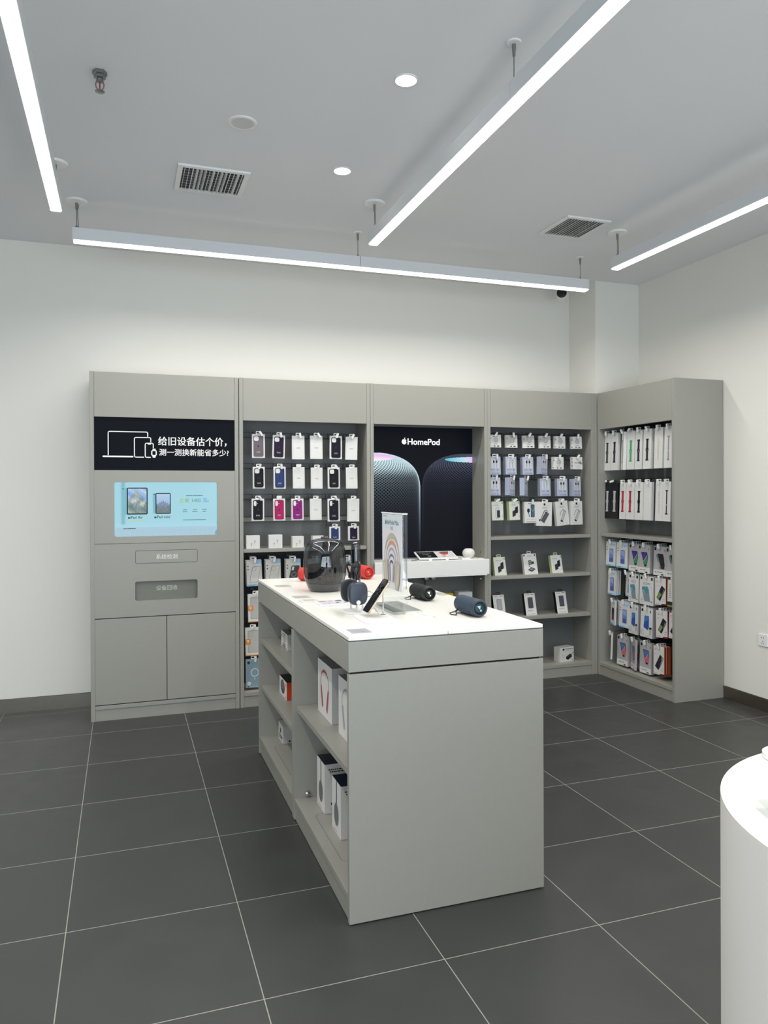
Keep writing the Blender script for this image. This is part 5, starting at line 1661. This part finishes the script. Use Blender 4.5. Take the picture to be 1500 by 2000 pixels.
# leaning board: front edge low, back edge raised on two feet
Mb = Matrix.Rotation(R(16), 4, 'X')
mb = MB().box(-.16, 0, .006, .16, .155, .016, WHITE, Mb)
mb.build('board', bd, bevel=.001)
mb = MB()
A = Art(mb, Mb @ Matrix.Translation((0, .078, .0162)))
A.rect(-.15, -.062, -.002, .070, mat('panel_dark', '1b1d22', 0.3)).rect(-.002, -.062, .15, .070, mat('panel_white', 'd9d5d8', 0.35))
A.line([(-.13, .045), (-.03, .035)], .006, MID).line([(-.11, .02), (-.06, .0)], .004, PALE).rr(-.08, -.04, -.05, -.02, .004, MID)
A.poly([(.03, .04), (.12, .05), (.10, .0), (.06, -.01)], mat('print_red', 'b2563f', 0.4)).rr(.05, .045, .12, .06, .003, mat('print_violet', '5b4a66', 0.4)).rr(.04, -.045, .07, -.03, .003, CORAL)
mb.build('picture_sheet', bd)
for x_ in (-.07, .07):
    MB().box(x_ - .012, -.004, 0, x_ + .012, .012, .008, WHITE).build('front_foot', bd)
    MB().box(x_ - .012, .12, 0, x_ + .012, .13, .042, WHITE).build('rear_foot', bd)
sp = thing('smart_speaker', 'small white ball speaker with a flat top on the white tray', 'speaker', (2.835, .345, TZ))
pr_ = [(.026, 0), (.034, .006)] + [(.05 * cos(a), .042 + .042 * sin(a)) for a in np.linspace(-.75, .95, 14)] + [(.024, .078), (.01, .077)]
MB().lathe(pr_, mat('white_mesh', 'dcdbd7', 0.8, noise=.06, scale=600, bump=.2), 40).build('mesh_body', sp, smooth=True, angle=50)
MB().lathe([(.024, .0778), (.02, .0792), (.004, .0795)], mat('touch_top', 'e8e8ea', 0.1), 32).build('touch_surface', sp, smooth=True)
MB().tube([(-.02, .045, .006), (-.07, .08, .012), (-.13, .09, .03), (-.18, .085, .02), (-.2, .08, .004)], .003, WHITE, 8).build('power_cable', sp, smooth=True)
mb = MB().prism(rrect(-.05, -.035, .05, .035, .006), 0, .003, mat('pale_card', 'dbdad4'), 'xy')
o = mb.build('speaker_pad', None); o.location = (2.905, .31, TZ); tag(o, 'flat pale grey pad beside the ball speaker on the tray', 'card')
mb = MB().prism(rrect(-.035, -.016, .035, .016, .004), 0, .012, WHITE, 'xy')
o = mb.build('power_adapter', None, bevel=.002); o.location = (2.775, .272, TZ); tag(o, 'small white block in front of the ball speaker on the tray', 'adapter')
mb = MB().prism(rrect(-.02, -.012, .02, .012, .004), 0, .006, MID, 'xy')
o = mb.build('grey_clip', None); o.location = (2.335, .27, TZ); tag(o, 'small grey clip at the left end of the white tray', 'clip')
mb = MB().box(-.05, 0, 0, .05, .07, .078, mat('yellow_card', 'c9b23f', 0.5))
o = mb.build('storage_box', None, bevel=.001); o.location = (2.655, .355, .6558); tag(o, 'yellow box on the shelf under the white tray', 'box')
mb = MB().box(-.06, 0, 0, .06, .09, .086, mat('pale_carton', 'c9cacb', 0.5))
A = Art(mb)
A.bars(.03, .03, .05, CORAL, 2, .005, .010).rr(.04, .01, .052, .03, .002, CORAL)
o = mb.build('storage_box', None, bevel=.001); o.location = (2.80, .33, .6558); tag(o, 'pale grey box with red print on the shelf under the white tray', 'box')

# ------------------------------------------------------------------ on the round table
mb = MB().lathe([(.055, 0), (.058, .003), (.058, .017), (.054, .02), (.02, .0205)], WHITE, 48)
o = mb.build('display_puck', None, smooth=True); o.location = (1.945, -3.585, .8002); tag(o, 'white round puck stand at the far side of the round table', 'stand')
mb = MB().box(-.05, -.03, 0, .05, .03, .022, clear_mat('frosted_acrylic', (.86, .88, .89), .12, .15))
o = mb.build('acrylic_block', None, bevel=.001, fix=True); o.location = (1.645, -3.86, .8002); o.rotation_euler = (0, 0, R(-20)); tag(o, 'clear acrylic block near the front edge of the round table', 'stand')
